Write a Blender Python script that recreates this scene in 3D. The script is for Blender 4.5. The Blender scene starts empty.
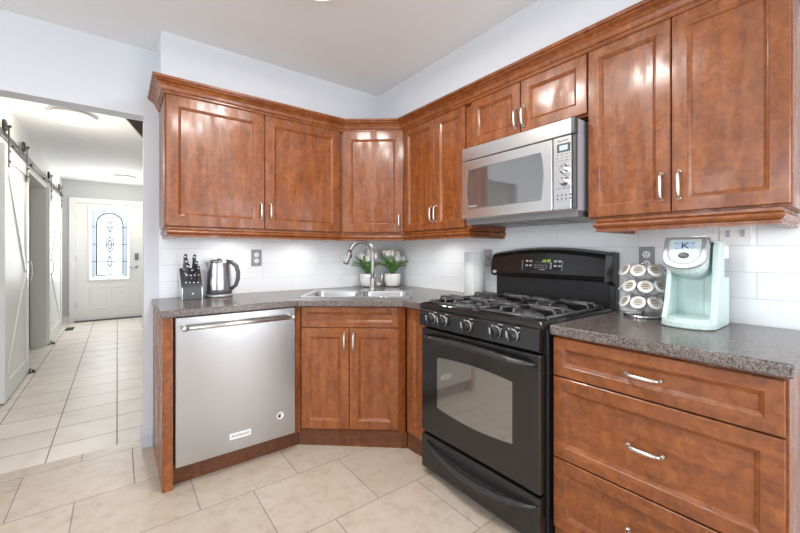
import bpy, bmesh, math, random
from mathutils import Matrix, Vector
from mathutils.geometry import tessellate_polygon
random.seed(7)
SC = bpy.context.scene
COL = SC.collection
R = math.radians
# ------------------------------------------------------------------ camera, world, lights, exposure
cam_d = bpy.data.cameras.new('camera')
cam = bpy.data.objects.new('camera', cam_d); COL.objects.link(cam); SC.camera = cam
cam.location = (-2.022, -2.79, 1.201)
cam.rotation_euler = (R(90), 0, R(52.753 - 90))
cam_d.sensor_fit = 'HORIZONTAL'; cam_d.sensor_width = 36.0
cam_d.lens = 371.66 / 800 * 36.0
cam_d.shift_y = (253.142 - 266.5) / 800
cam_d.clip_start = 0.02
SC.view_settings.view_transform = 'Standard'
SC.view_settings.look = 'None'
SC.view_settings.exposure = 0.15
SC.view_settings.gamma = 1.0
SC.view_settings.use_curve_mapping = False
W = bpy.data.worlds.new('daylight'); SC.world = W; W.use_nodes = True
_bg = W.node_tree.nodes['Background']
_bg.inputs['Color'].default_value = (0.86, 0.93, 1.0, 1); _bg.inputs['Strength'].default_value = 1.6

def area(name, loc, rot, sx, sy, power, color=(1, 1, 1), spread=180):
    l = bpy.data.lights.new(name, 'AREA'); l.shape = 'RECTANGLE'; l.size = sx; l.size_y = sy
    l.energy = power; l.color = color; l.spread = R(spread)
    o = bpy.data.objects.new(name, l); COL.objects.link(o); o.location = loc; o.rotation_euler = rot
    return o
# daylight entering through the two windows behind the camera (rear wall and left wall) and by the hall door
area('rear_window_daylight', (-2.25, -5.06, 1.35), (R(90), 0, 0), 1.3, 1.7, 50, (0.93, 0.96, 1.0))
area('added_glass_door_daylight', (-.42, -5.06, 1.15), (R(90), 0, 0), .55, 2.0, 32, (0.93, 0.96, 1.0))  # unseen glazed door, put in to reflect as a bright band in the dishwasher
area('side_window_daylight', (-5.06, -2.3, 1.35), (R(90), 0, R(-90)), 2.4, 1.9, 55, (0.93, 0.96, 1.0))
area('hall_door_daylight', (-2.13, 5.70, 1.4), (R(90), 0, R(180)), 0.5, 1.2, 16, (0.93, 0.97, 1.0))

# ------------------------------------------------------------------ geometry helpers
class MB:
    def __init__(s): s.v = []; s.f = []; s.mi = []; s.sm = []
    def add(s, vs, fs, M=None, mi=0, smooth=False):
        b = len(s.v)
        for p in vs:
            p = Vector(p)
            s.v.append(M @ p if M is not None else p)
        for f in fs:
            s.f.append([b + i for i in f]); s.mi.append(mi); s.sm.append(smooth)
        return s
    def box(s, x0, x1, y0, y1, z0, z1, M=None, bev=0, mi=0, seg=2):
        if bev <= 0:
            vs = [(x, y, z) for x in (x0, x1) for y in (y0, y1) for z in (z0, z1)]
            fs = [(0, 1, 3, 2), (4, 6, 7, 5), (0, 4, 5, 1), (2, 3, 7, 6), (0, 2, 6, 4), (1, 5, 7, 3)]
            return s.add(vs, fs, M, mi)
        bm = bmesh.new(); bmesh.ops.create_cube(bm, size=1)
        for v in bm.verts:
            v.co = Vector(((x0 + x1) / 2 + v.co.x * (x1 - x0), (y0 + y1) / 2 + v.co.y * (y1 - y0), (z0 + z1) / 2 + v.co.z * (z1 - z0)))
        bmesh.ops.bevel(bm, geom=bm.edges[:], offset=bev, segments=seg, affect='EDGES', profile=.5)
        bm.verts.index_update()
        s.add([v.co.copy() for v in bm.verts], [[v.index for v in f.verts] for f in bm.faces], M, mi)
        bm.free(); return s
    def loft(s, rings, M=None, cap0=True, cap1=True, mi=0, smooth=False, closed=True):
        n = len(rings[0]); vs = [p for r in rings for p in r]; fs = []
        for k in range(len(rings) - 1):
            for i in range(n if closed else n - 1):
                j = (i + 1) % n
                fs.append((k * n + i, k * n + j, (k + 1) * n + j, (k + 1) * n + i))
        s.add(vs, fs, M, mi, smooth)
        b = len(s.v) - len(vs)
        if cap0: s.f.append([b + i for i in reversed(range(n))]); s.mi.append(mi); s.sm.append(False)
        if cap1: s.f.append([b + (len(rings) - 1) * n + i for i in range(n)]); s.mi.append(mi); s.sm.append(False)
        return s
    def lathe(s, prof, n=32, M=None, mi=0, smooth=True, cap0=True, cap1=True, a0=0):
        rings = [[(r * math.cos(a0 + 2 * math.pi * i / n), r * math.sin(a0 + 2 * math.pi * i / n), z) for i in range(n)] for r, z in prof]
        return s.loft(rings, M, cap0, cap1, mi, smooth)
    def tube(s, pts, rad, n=10, M=None, mi=0, flat=1.0, up=None):
        pts = [Vector(p) for p in pts]; rings = []
        rads = rad if isinstance(rad, (list, tuple)) else [rad] * len(pts)
        prev = None
        for i, p in enumerate(pts):
            a = pts[max(i - 1, 0)]; c = pts[min(i + 1, len(pts) - 1)]
            t = (c - a).normalized()
            if prev is None:
                u0 = Vector(up) if up else (Vector((0, 0, 1)) if abs(t.z) < .9 else Vector((1, 0, 0)))
            else: u0 = prev
            x = (u0 - t * u0.dot(t)).normalized(); y = t.cross(x); prev = x
            rings.append([p + x * (math.cos(2 * math.pi * k / n) * rads[i]) + y * (math.sin(2 * math.pi * k / n) * rads[i] * flat) for k in range(n)])
        return s.loft(rings, M, True, True, mi, True)
    def prism(s, poly, z0, z1, M=None, mi=0):
        n = len(poly)
        if sum(poly[i][0] * poly[(i + 1) % n][1] - poly[(i + 1) % n][0] * poly[i][1] for i in range(n)) < 0: poly = poly[::-1]
        return s.loft([[(x, y, z0) for x, y in poly], [(x, y, z1) for x, y in poly]], M, True, True, mi)
    def holed(s, outer, holes, z0, z1, M=None, mi=0):
        loops = [outer] + holes; flat = [p for l in loops for p in l]
        tri = tessellate_polygon([[Vector((x, y, 0)) for x, y in l] for l in loops])
        N = len(flat); fs = []
        for t in tri:
            a, b, c = t
            ar = (flat[b][0] - flat[a][0]) * (flat[c][1] - flat[a][1]) - (flat[c][0] - flat[a][0]) * (flat[b][1] - flat[a][1])
            if ar < 0: a, c = c, a
            fs.append((N + a, N + b, N + c)); fs.append((c, b, a))
        o = 0
        for li, l in enumerate(loops):
            n = len(l); ar = sum(l[i][0] * l[(i + 1) % n][1] - l[(i + 1) % n][0] * l[i][1] for i in range(n))
            for i in range(n):
                j = (i + 1) % n
                f = (o + i, o + j, N + o + j, N + o + i)
                if (ar < 0) != (li > 0): f = f[::-1]
                if li > 0: f = f[::-1] if False else f
                fs.append(f)
            o += n
        return s.add([(x, y, z0) for x, y in flat] + [(x, y, z1) for x, y in flat], fs, M, mi)

def rrect(x0, x1, y0, y1, r, n=5):
    out = []
    for cx, cy, a in ((x1 - r, y1 - r, 0), (x0 + r, y1 - r, 90), (x0 + r, y0 + r, 180), (x1 - r, y0 + r, 270)):
        for k in range(n + 1):
            t = R(a + 90 * k / n); out.append((cx + r * math.cos(t), cy + r * math.sin(t)))
    return out
def FR(o, u, w, v=(0, 0, 1)):
    u = Vector(u).normalized(); w = Vector(w).normalized(); v = Vector(v).normalized()
    return Matrix(((u.x, v.x, w.x, o[0]), (u.y, v.y, w.y, o[1]), (u.z, v.z, w.z, o[2]), (0, 0, 0, 1)))
def FA(x, y, z): return FR((x, y, z), (1, 0, 0), (0, -1, 0))      # faces the room from the rear wall
def FB(x, y, z): return FR((x, y, z), (0, -1, 0), (-1, 0, 0))     # faces the room from the right wall
def T(x, y, z): return Matrix.Translation((x, y, z))
WM = {}
def obj(name, mb, mat, parent=None, bevel=0, kind=None, label=None, M=None, fixn=True, autosm=None):
    me = bpy.data.meshes.new(name)
    inv = WM[parent.name].inverted() if parent is not None else None
    vs = [inv @ v for v in mb.v] if inv is not None else mb.v
    me.from_pydata([tuple(v) for v in vs], [], mb.f)
    for i, p in enumerate(me.polygons): p.material_index = mb.mi[i]; p.use_smooth = mb.sm[i]
    for m in (mat if isinstance(mat, (list, tuple)) else [mat]): me.materials.append(m)
    if fixn:
        bm = bmesh.new(); bm.from_mesh(me); bmesh.ops.recalc_face_normals(bm, faces=bm.faces[:]); bm.to_mesh(me); bm.free()
    o = bpy.data.objects.new(name, me); COL.objects.link(o)
    if parent is not None: o.parent = parent; WM[o.name] = WM[parent.name]
    else: WM[o.name] = Matrix.Identity(4)
    if bevel:
        b = o.modifiers.new('bevel', 'BEVEL'); b.width = bevel; b.segments = 3; b.limit_method = 'ANGLE'; b.angle_limit = R(40)
    if kind: o['kind'] = kind
    if label: o['label'] = label
    return o
def thing(name, label, cat, loc=(0, 0, 0), group=None, M=None):
    o = bpy.data.objects.new(name, None); COL.objects.link(o); o.empty_display_size = .05
    if M is None: M = T(*loc)
    o.matrix_world = M; o.location = M.to_translation(); o.rotation_euler = M.to_euler(); o.scale = M.to_scale()
    WM[o.name] = M.copy()
    tag(o, label, cat, group); return o
def tag(o, label, cat, group=None):
    o['label'] = label; o['category'] = cat
    if group: o['group'] = group
    return o
def struct(name, mb, mat, parent=None, **k):
    o = obj(name, mb, mat, parent, **k)
    if parent is None: o['kind'] = 'structure'
    return o
def text_mb(txt, size, M, depth=.0008, xs=1.0, mi=0, mb=None):
    c = bpy.data.curves.new('lettering', 'FONT'); c.body = txt; c.size = size; c.extrude = depth; c.align_x = 'CENTER'; c.align_y = 'CENTER'
    o = bpy.data.objects.new('lettering', c); COL.objects.link(o)
    bpy.context.view_layer.update()
    me = bpy.data.meshes.new_from_object(o.evaluated_get(bpy.context.evaluated_depsgraph_get()))
    mb = mb or MB()
    mb.add([(v.co.x * xs, v.co.y, v.co.z) for v in me.vertices], [list(p.vertices) for p in me.polygons], M, mi)
    bpy.data.objects.remove(o); bpy.data.curves.remove(c); bpy.data.meshes.remove(me)
    return mb
def sweep(path, prof, mb=None, M=None):
    """profile (outward offset, height) swept with mitres along a plan path; outward is to the right of travel"""
    mb = mb or MB(); P = [Vector(p) for p in path]; rings = []
    for i, p in enumerate(P):
        d0 = (P[i] - P[i - 1]).normalized() if i > 0 else None
        d1 = (P[i + 1] - P[i]).normalized() if i < len(P) - 1 else None
        n0 = Vector((d0.y, -d0.x)) if d0 else None; n1 = Vector((d1.y, -d1.x)) if d1 else None
        if n0 is None: m = n1
        elif n1 is None: m = n0
        else: m = (n0 + n1) / (1 + n0.dot(n1))
        rings.append([(p.x + m.x * o, p.y + m.y * o, z) for o, z in prof])
    return mb.loft(rings, M, True, True)

# ------------------------------------------------------------------ materials
def mat(name):
    m = bpy.data.materials.new(name); m.use_nodes = True
    return m, m.node_tree.nodes, m.node_tree.links, m.node_tree.nodes['Principled BSDF']
def plain(name, col, rough=.5, metal=0, spec=.5, coat=0, trans=0, emit=None, es=0, ior=None, alpha=1):
    m, n, l, b = mat(name)
    b.inputs['Base Color'].default_value = (*col, 1); b.inputs['Roughness'].default_value = rough
    b.inputs['Metallic'].default_value = metal; b.inputs['Specular IOR Level'].default_value = spec
    b.inputs['Coat Weight'].default_value = coat; b.inputs['Coat Roughness'].default_value = .08
    b.inputs['Transmission Weight'].default_value = trans; b.inputs['Alpha'].default_value = alpha
    if ior: b.inputs['IOR'].default_value = ior
    if emit: b.inputs['Emission Color'].default_value = (*emit, 1); b.inputs['Emission Strength'].default_value = es
    # faint surface irregularity so that nothing is perfectly uniform
    tc = n.new('ShaderNodeTexCoord'); no = n.new('ShaderNodeTexNoise'); no.inputs['Scale'].default_value = 18
    mr = n.new('ShaderNodeMapRange'); mr.inputs['To Min'].default_value = max(rough - .04, 0.01); mr.inputs['To Max'].default_value = min(rough + .04, 1)
    l.new(tc.outputs['Object'], no.inputs['Vector']); l.new(no.outputs['Fac'], mr.inputs['Value']); l.new(mr.outputs['Result'], b.inputs['Roughness'])
    return m
def ramp(n, stops):
    r = n.new('ShaderNodeValToRGB'); e = r.color_ramp.elements
    while len(e) < len(stops): e.new(.5)
    for i, (p, c) in enumerate(stops): e[i].position = p; e[i].color = (*c, 1)
    return r
def wood(name, scale, tint=1.0):
    m, n, l, b = mat(name)
    tc = n.new('ShaderNodeTexCoord')
    mp = n.new('ShaderNodeMapping'); mp.inputs['Scale'].default_value = scale
    l.new(tc.outputs['Object'], mp.inputs['Vector'])
    g = n.new('ShaderNodeTexNoise'); g.inputs['Scale'].default_value = 26; g.inputs['Detail'].default_value = 6; g.inputs['Roughness'].default_value = .6; g.inputs['Distortion'].default_value = .5
    l.new(mp.outputs['Vector'], g.inputs['Vector'])
    f = n.new('ShaderNodeTexNoise'); f.inputs['Scale'].default_value = 26; f.inputs['Detail'].default_value = 5; f.inputs['Distortion'].default_value = 1.1
    l.new(tc.outputs['Object'], f.inputs['Vector'])
    a = n.new('ShaderNodeMath'); a.operation = 'MULTIPLY_ADD'; a.inputs[1].default_value = .5
    l.new(f.outputs['Fac'], a.inputs[0])
    h = n.new('ShaderNodeMath'); h.operation = 'MULTIPLY'; h.inputs[1].default_value = .5
    l.new(g.outputs['Fac'], h.inputs[0]); l.new(h.outputs[0], a.inputs[2])
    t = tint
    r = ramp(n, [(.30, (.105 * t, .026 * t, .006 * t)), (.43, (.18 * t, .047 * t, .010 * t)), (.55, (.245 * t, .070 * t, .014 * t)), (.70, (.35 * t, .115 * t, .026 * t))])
    l.new(a.outputs[0], r.inputs['Fac']); l.new(r.outputs['Color'], b.inputs['Base Color'])
    # worn varnish: patches of different sheen
    w = n.new('ShaderNodeTexNoise'); w.inputs['Scale'].default_value = 9; w.inputs['Detail'].default_value = 5
    mw = n.new('ShaderNodeMapping'); mw.inputs['Scale'].default_value = (1.6, 1.6, .45)
    l.new(tc.outputs['Object'], mw.inputs['Vector']); l.new(mw.outputs['Vector'], w.inputs['Vector'])
    mr = n.new('ShaderNodeMapRange'); mr.inputs['From Min'].default_value = .42; mr.inputs['From Max'].default_value = .60
    mr.inputs['To Min'].default_value = .36; mr.inputs['To Max'].default_value = .55
    b.inputs['Specular IOR Level'].default_value = .25
    l.new(w.outputs['Fac'], mr.inputs['Value']); l.new(mr.outputs['Result'], b.inputs['Roughness'])
    b.inputs['Coat Weight'].default_value = .75; b.inputs['Coat IOR'].default_value = 1.5
    mc = n.new('ShaderNodeMapRange'); mc.inputs['From Min'].default_value = .42; mc.inputs['From Max'].default_value = .60; mc.inputs['To Min'].default_value = .14; mc.inputs['To Max'].default_value = .40
    l.new(w.outputs['Fac'], mc.inputs['Value']); l.new(mc.outputs['Result'], b.inputs['Coat Roughness'])
    bp_ = n.new('ShaderNodeBump'); bp_.inputs['Strength'].default_value = .05; bp_.inputs['Distance'].default_value = .002
    l.new(f.outputs['Fac'], bp_.inputs['Height']); l.new(bp_.outputs['Normal'], b.inputs['Normal'])
    return m
WV = wood('cherry_vertical_grain', (1, 1, .12))
WH = wood('cherry_horizontal_grain', (.12, .12, 1))
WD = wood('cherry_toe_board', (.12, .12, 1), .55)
def grid_mat(name, ax, tw, th, ox, oy, gap, offset, c1, c2, cg, rough, veins=None, brick=True, bump=.25, mortar_smooth=.1, spec=.5, rot=0):
    m, n, l, b = mat(name)
    tc = n.new('ShaderNodeTexCoord'); sp = n.new('ShaderNodeSeparateXYZ'); cb = n.new('ShaderNodeCombineXYZ')
    l.new(tc.outputs['Object'], sp.inputs[0])
    l.new(sp.outputs[ax[0]], cb.inputs[0]); l.new(sp.outputs[ax[1]], cb.inputs[1])
    mp = n.new('ShaderNodeMapping'); mp.vector_type = 'POINT'; mp.inputs['Location'].default_value = (-ox, -oy, 0); mp.inputs['Rotation'].default_value = (0, 0, rot)
    l.new(cb.outputs[0], mp.inputs['Vector'])
    br = n.new('ShaderNodeTexBrick'); br.offset = offset; br.offset_frequency = 2; br.squash = 1
    br.inputs['Scale'].default_value = 1; br.inputs['Brick Width'].default_value = tw; br.inputs['Row Height'].default_value = th
    br.inputs['Mortar Size'].default_value = gap; br.inputs['Mortar Smooth'].default_value = mortar_smooth; br.inputs['Bias'].default_value = 0
    br.inputs['Color1'].default_value = (*c1, 1); br.inputs['Color2'].default_value = (*c2, 1); br.inputs['Mortar'].default_value = (*cg, 1)
    l.new(mp.outputs[0], br.inputs['Vector'])
    out = br.outputs['Color']
    if veins:
        no = n.new('ShaderNodeTexNoise'); no.inputs['Scale'].default_value = veins[0]; no.inputs['Detail'].default_value = 7; no.inputs['Roughness'].default_value = .65; no.inputs['Distortion'].default_value = .25
        l.new(tc.outputs['Object'], no.inputs['Vector'])
        rr = ramp(n, [(.3, veins[1]), (.5, veins[2]), (.7, (1, 1, 1))]); l.new(no.outputs['Fac'], rr.inputs['Fac'])
        mx = n.new('ShaderNodeMix'); mx.data_type = 'RGBA'; mx.blend_type = 'MULTIPLY'; mx.inputs[0].default_value = 1
        l.new(br.outputs['Color'], mx.inputs[6]); l.new(rr.outputs['Color'], mx.inputs[7]); out = mx.outputs[2]
    l.new(out, b.inputs['Base Color'])
    b.inputs['Specular IOR Level'].default_value = spec
    mr = n.new('ShaderNodeMapRange'); mr.inputs['To Min'].default_value = rough; mr.inputs['To Max'].default_value = .8
    l.new(br.outputs['Fac'], mr.inputs['Value']); l.new(mr.outputs['Result'], b.inputs['Roughness'])
    bu = n.new('ShaderNodeBump'); bu.inputs['Strength'].default_value = bump; bu.inputs['Distance'].default_value = .003; bu.invert = True
    l.new(br.outputs['Fac'], bu.inputs['Height']); l.new(bu.outputs['Normal'], b.inputs['Normal'])
    return m
KT = grid_mat('kitchen_floor_tile', 'XY', .475, .4325, -1.0, -.845, .0026, .5, (.52, .45, .37), (.58, .505, .425), (.30, .26, .225), .36,
              veins=(13, (.80, .74, .68), (.95, .92, .89)), bump=.3)
HT = grid_mat('hall_floor_tile', 'XY', .327, .307, -2.024, .36, .0035, 0, (.76, .71, .65), (.80, .75, .69), (.26, .23, .21), .46,
              veins=(4, (.86, .82, .78), (.97, .95, .93)), bump=.3)
STA = grid_mat('rear_backsplash_tile', 'XZ', .42, .105, -1.588 , .915, .0016, .5, (.84, .86, .875), (.86, .88, .895), (.66, .68, .70), .16, bump=.35)
STB = grid_mat('right_backsplash_tile', 'YZ', .42, .105, -2.054, .915, .0016, .5, (.84, .86, .875), (.86, .88, .895), (.66, .68, .70), .16, bump=.35)
def painted(name, col, rough=.6, bump=.08, scale=60):
    m, n, l, b = mat(name)
    b.inputs['Base Color'].default_value = (*col, 1); b.inputs['Roughness'].default_value = rough; b.inputs['Specular IOR Level'].default_value = .3
    tc = n.new('ShaderNodeTexCoord'); no = n.new('ShaderNodeTexNoise'); no.inputs['Scale'].default_value = scale; no.inputs['Detail'].default_value = 4
    l.new(tc.outputs['Object'], no.inputs['Vector'])
    bu = n.new('ShaderNodeBump'); bu.inputs['Strength'].default_value = bump; bu.inputs['Distance'].default_value = .004
    l.new(no.outputs['Fac'], bu.inputs['Height']); l.new(bu.outputs['Normal'], b.inputs['Normal'])
    return m
WALL = painted('wall_paint', (.63, .65, .685))
WALLG = painted('hall_grey_paint', (.56, .58, .59))
CEIL = painted('ceiling_paint', (.78, .785, .80), .8)
WHITE = painted('white_trim_paint', (.82, .82, .81), .35, .03, 30)
BARNW = painted('barn_door_paint', (.80, .81, .80), .4, .04, 30)
GREYTRIM = painted('grey_baseboard_paint', (.55, .59, .64), .4, .03, 30)
GREYFLOOR = painted('side_room_floor', (.25, .26, .29), .4)
SIDEW = painted('side_room_wall', (.32, .38, .48), .7)
def speckle(name):
    m, n, l, b = mat(name)
    tc = n.new('ShaderNodeTexCoord')
    v = n.new('ShaderNodeTexVoronoi'); v.inputs['Scale'].default_value = 320; v.inputs['Randomness'].default_value = 1
    no = n.new('ShaderNodeTexNoise'); no.inputs['Scale'].default_value = 80; no.inputs['Detail'].default_value = 6; no.inputs['Roughness'].default_value = .75
    l.new(tc.outputs['Object'], no.inputs['Vector'])
    l.new(tc.outputs['Object'], v.inputs['Vector'])
    sp = n.new('ShaderNodeSeparateColor'); l.new(v.outputs['Color'], sp.inputs[0])
    a = n.new('ShaderNodeMath'); a.operation = 'MULTIPLY_ADD'; a.inputs[1].default_value = .45
    l.new(sp.outputs[0], a.inputs[0])
    h = n.new('ShaderNodeMath'); h.operation = 'MULTIPLY'; h.inputs[1].default_value = .6; l.new(no.outputs['Fac'], h.inputs[0]); l.new(h.outputs[0], a.inputs[2])
    r = ramp(n, [(.28, (.028, .022, .020)), (.42, (.085, .068, .061)), (.54, (.135, .108, .098)), (.66, (.19, .155, .14)), (.82, (.29, .25, .23))])
    l.new(a.outputs[0], r.inputs['Fac']); l.new(r.outputs['Color'], b.inputs['Base Color'])
    b.inputs['Roughness'].default_value = .24; b.inputs['Specular IOR Level'].default_value = .6
    return m
GRAN = speckle('speckled_stone_laminate')
def brushed(name, col, rough=.28, sc=(1, 1, 90), amp=.08):
    m, n, l, b = mat(name)
    b.inputs['Base Color'].default_value = (*col, 1); b.inputs['Metallic'].default_value = 1
    tc = n.new('ShaderNodeTexCoord'); mp = n.new('ShaderNodeMapping'); mp.inputs['Scale'].default_value = sc
    no = n.new('ShaderNodeTexNoise'); no.inputs['Scale'].default_value = 4; no.inputs['Detail'].default_value = 4
    l.new(tc.outputs['Object'], mp.inputs['Vector']); l.new(mp.outputs['Vector'], no.inputs['Vector'])
    mr = n.new('ShaderNodeMapRange'); mr.inputs['To Min'].default_value = rough - amp; mr.inputs['To Max'].default_value = rough + amp
    l.new(no.outputs['Fac'], mr.inputs['Value']); l.new(mr.outputs['Result'], b.inputs['Roughness'])
    w = n.new('ShaderNodeTexNoise'); w.inputs['Scale'].default_value = 3.2; w.inputs['Detail'].default_value = 1
    l.new(tc.outputs['Object'], w.inputs['Vector'])
    bu = n.new('ShaderNodeBump'); bu.inputs['Strength'].default_value = .12; bu.inputs['Distance'].default_value = .012
    l.new(w.outputs['Fac'], bu.inputs['Height']); l.new(bu.outputs['Normal'], b.inputs['Normal'])
    return m
STEEL = brushed('brushed_steel', (.50, .505, .52), .24, (1, 1, 90), .025)
STEELM = brushed('brushed_steel_microwave', (.74, .73, .71), .24, (1, 1, 90), .025)
STEELV = brushed('brushed_steel_kettle', (.52, .52, .53), .30, (1, 1, 60), .03)
NICKEL = plain('satin_nickel', (.66, .65, .62), .34, 1)
CHROME = plain('chrome', (.80, .80, .82), .10, 1)
SINKM = brushed('sink_steel', (.56, .56, .56), .26, (40, 1, 1), .03)
FAUC = plain('brushed_nickel_faucet', (.33, .325, .315), .36, 1)
BLK = plain('black_enamel', (.012, .0115, .011), .12, 0, .6)
BLKM = plain('black_satin', (.016, .016, .017), .33, 0, .5)
BLKD = plain('black_recess', (.006, .006, .006), .6)
IRON = plain('cast_iron', (.05, .05, .052), .32, 0, .8)
BLKH = plain('black_handle_enamel', (.024, .024, .025), .26, 0, .6)
BLKG = plain('dark_oven_window_glass', (.30, .29, .27), .05, .75, .6)
MWG = plain('dark_mirror_glass', (.34, .34, .34), .04, .9, .8)
DGREY = plain('dark_grey_plastic', (.07, .075, .08), .35)
MGREY = plain('mid_grey_plate', (.22, .22, .22), .35, .4)
LGREY = plain('light_grey_enamel', (.42, .42, .46), .35)
WPL = plain('white_plastic', (.84, .84, .84), .3)
WPRINT = plain('pale_grey_print', (.55, .56, .57), .5)
BPRINT = plain('black_print', (.02, .02, .02), .5)
MINT = plain('mint_plastic', (.535, .68, .65), .2, 0, .5)
MINTL = plain('pale_mint_gloss', (.585, .72, .695), .32, 0, .4, .05)
SILV = plain('silver_plastic', (.46, .46, .46), .46, .6)
LCD = plain('blue_lit_lcd', (.42, .52, .64), .2, emit=(.50, .64, .82), es=.15)
LCDG = plain('green_lit_digits', (.2, .35, .05), .3, emit=(.55, .85, .12), es=.7)
LCDN = plain('navy_lcd_print', (.02, .03, .07), .4)
CLEAR = plain('clear_smoky_plastic', (.93, .97, .97), .05, trans=.92, ior=1.2)
CERAM = plain('white_ceramic', (.84, .84, .83), .22)
SOIL = plain('dark_potting_soil', (.03, .022, .016), .9)
LEAF = plain('tulip_leaf_green', (.11, .27, .06), .4)
LEAF2 = plain('tulip_leaf_light_green', (.22, .40, .12), .4)
PETAL = plain('white_petals', (.86, .86, .80), .5)
PAPER = painted('paper_towel', (.66, .68, .67), .9, .35, 160)
POD = plain('white_pod_cup', (.88, .88, .88), .3)
FOIL = plain('white_foil_lid', (.86, .86, .85), .35)
PODP = plain('tan_pod_print', (.56, .51, .43), .4)
PODB = plain('brown_pod_print', (.14, .11, .09), .4)
DWOOD = plain('dark_stained_wood', (.10, .08, .065), .5)
LAMP = plain('lit_lamp_diffuser', (.9, .88, .82), .4, emit=(1, .95, .86), es=3.0)
LAMPS = plain('lit_lamp_side', (.9, .88, .84), .4, emit=(1, .95, .87), es=.5)
LAMPK = plain('lit_kitchen_lamp_diffuser', (.9, .9, .9), .4, emit=(1, .98, .95), es=4.0)
GLASSD = plain('daylit_leaded_glass', (.8, .87, .92), .3, emit=(.82, .92, 1.0), es=.95)
CAME = plain('lead_came', (.10, .115, .125), .45, .2)
BEVG = plain('bevelled_blue_glass', (.36, .42, .47), .2, emit=(.50, .60, .68), es=.42)
BRONZE = plain('dark_pewter_hardware', (.10, .095, .09), .35, .8)
BRASS = plain('light_brass', (.7, .66, .58), .3, 1)
RED = plain('red_sticker_print', (.35, .10, .08), .5)

# ------------------------------------------------------------------ setting
HC = 2.467
Wy, Wx = -5.0, -5.0
def wallbox(name, x0, x1, y0, y1, z0, z1, m): return struct(name, MB().box(x0, x1, y0, y1, z0, z1), m)
struct('floor', MB().box(Wx, 0, Wy, .13, -.05, 0), KT)
struct('floor_hall', MB().box(-2.9, -1.3, .13, 5.95, -.05, 0), HT)
struct('floor_side', MB().box(-5.0, -2.9, .13, 5.95, -.05, 0), GREYFLOOR)
struct('ceiling', MB().box(Wx, .12, Wy, 5.95, HC, HC + .06), CEIL)
# rear wall with the cased-out doorway
struct('wall_rear', MB().box(-1.892, 0.0, 0, .12, 0, HC).box(-2.78, -1.892, 0, .12, 2.05, HC).box(Wx, -2.78, 0, .12, 0, HC), WALL)
struct('wall_right', MB().box(0, .12, Wy, .12, 0, HC), WALL)
def windowed(name, horiz, pos, a0, a1, w0, w1, z0, z1, t=.12):
    mb = MB()
    for (p, q, u, v) in ((a0, w0, 0, HC), (w1, a1, 0, HC), (w0, w1, 0, z0), (w0, w1, z1, HC)):
        mb.box(p, q, pos - t, pos, u, v) if horiz else mb.box(pos - t, pos, p, q, u, v)
    return struct(name, mb, WALL)
struct('wall_front', MB().box(Wx, -2.95, Wy - .12, Wy, 0, HC).box(-2.95, -1.55, Wy - .12, Wy, 0, .45).box(-2.95, -1.55, Wy - .12, Wy, 2.25, HC).box(-1.55, -.75, Wy - .12, Wy, 0, HC).box(-.75, -.1, Wy - .12, Wy, 2.2, HC).box(-.1, .12, Wy - .12, Wy, 0, HC), WALL)
windowed('wall_left', False, Wx, Wy, .12, -3.5, -1.1, .4, 2.3)
def win(name, horiz, pos, w0, w1, z0, z1):
    mb = MB(); f = .06
    def bx(a, b, c, d): mb.box(a, b, pos - .1, pos - .03, c, d) if horiz else mb.box(pos - .1, pos - .03, a, b, c, d)
    bx(w0, w1, z0, z0 + f); bx(w0, w1, z1 - f, z1); bx(w0, w0 + f, z0 + f, z1 - f); bx(w1 - f, w1, z0 + f, z1 - f)
    c = (w0 + w1) / 2; bx(c - f / 2, c + f / 2, z0 + f, z1 - f)
    return struct(name, mb, WHITE)
win('window_1', True, Wy, -2.95, -1.55, .45, 2.25)
win('window_3', True, Wy, -.75, -.1, .02, 2.2)  # unseen glazed door, placed for its bright reflection in the dishwasher steel
win('window_2', False, Wx, -3.5, -1.1, .4, 2.3)
# bulkheads above the wall cabinets
struct('wall_upper_rear', MB().box(-1.826, -.345, -.288, 0, 2.14, HC), WALL)
struct('wall_upper_right', MB().box(-.345, 0, -2.75, 0, 2.14, HC), WALL)
# tile backsplash slabs
struct('wall_backsplash_rear', MB().box(-1.812, -.006, -.006, 0, .90, 1.40), STA)
struct('wall_backsplash_right', MB().box(-.006, 0, -2.75, 0, .90, 1.42), STB)
# baseboard stub at the doorway jamb
struct('baseboard_rear', sweep([(-1.892, .12), (-1.892, 0), (-1.847, 0)], [(0, 0), (.012, 0), (.012, .075), (.008, .085), (.005, .1), (0, .1)]), GREYTRIM)
# hall
struct('wall_hall_left', MB().box(-2.9, -2.78, .12, 2.47, 0, HC).box(-2.9, -2.78, 2.47, 3.86, 2.08, HC).box(-2.9, -2.78, 3.86, 5.92, 0, HC), WHITE)
struct('trim_1', MB().box(-2.905, -2.752, 3.82, 3.86, 0, 2.08).box(-2.905, -2.752, 2.47, 2.51, 0, 2.08).box(-2.905, -2.752, 2.51, 3.82, 2.04, 2.08), WHITE)
struct('wall_hall_right', MB().box(-1.42, -1.30, .12, 5.92, 0, HC), WALLG)
struct('wall_hall_end', MB().box(-2.9, -1.3, 5.8, 5.92, 0, HC), WALLG)
struct('wall_side_far', MB().box(-5.0, -4.9, .12, 5.92, 0, HC).box(-5, -2.9, 5.8, 5.92, 0, HC), SIDEW)
struct('baseboard_hall', MB().box(-2.78, -2.765, 5.25, 5.8, 0, .11).box(-2.78, -2.69, 5.785, 5.8, 0, .11), WHITE)
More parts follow.
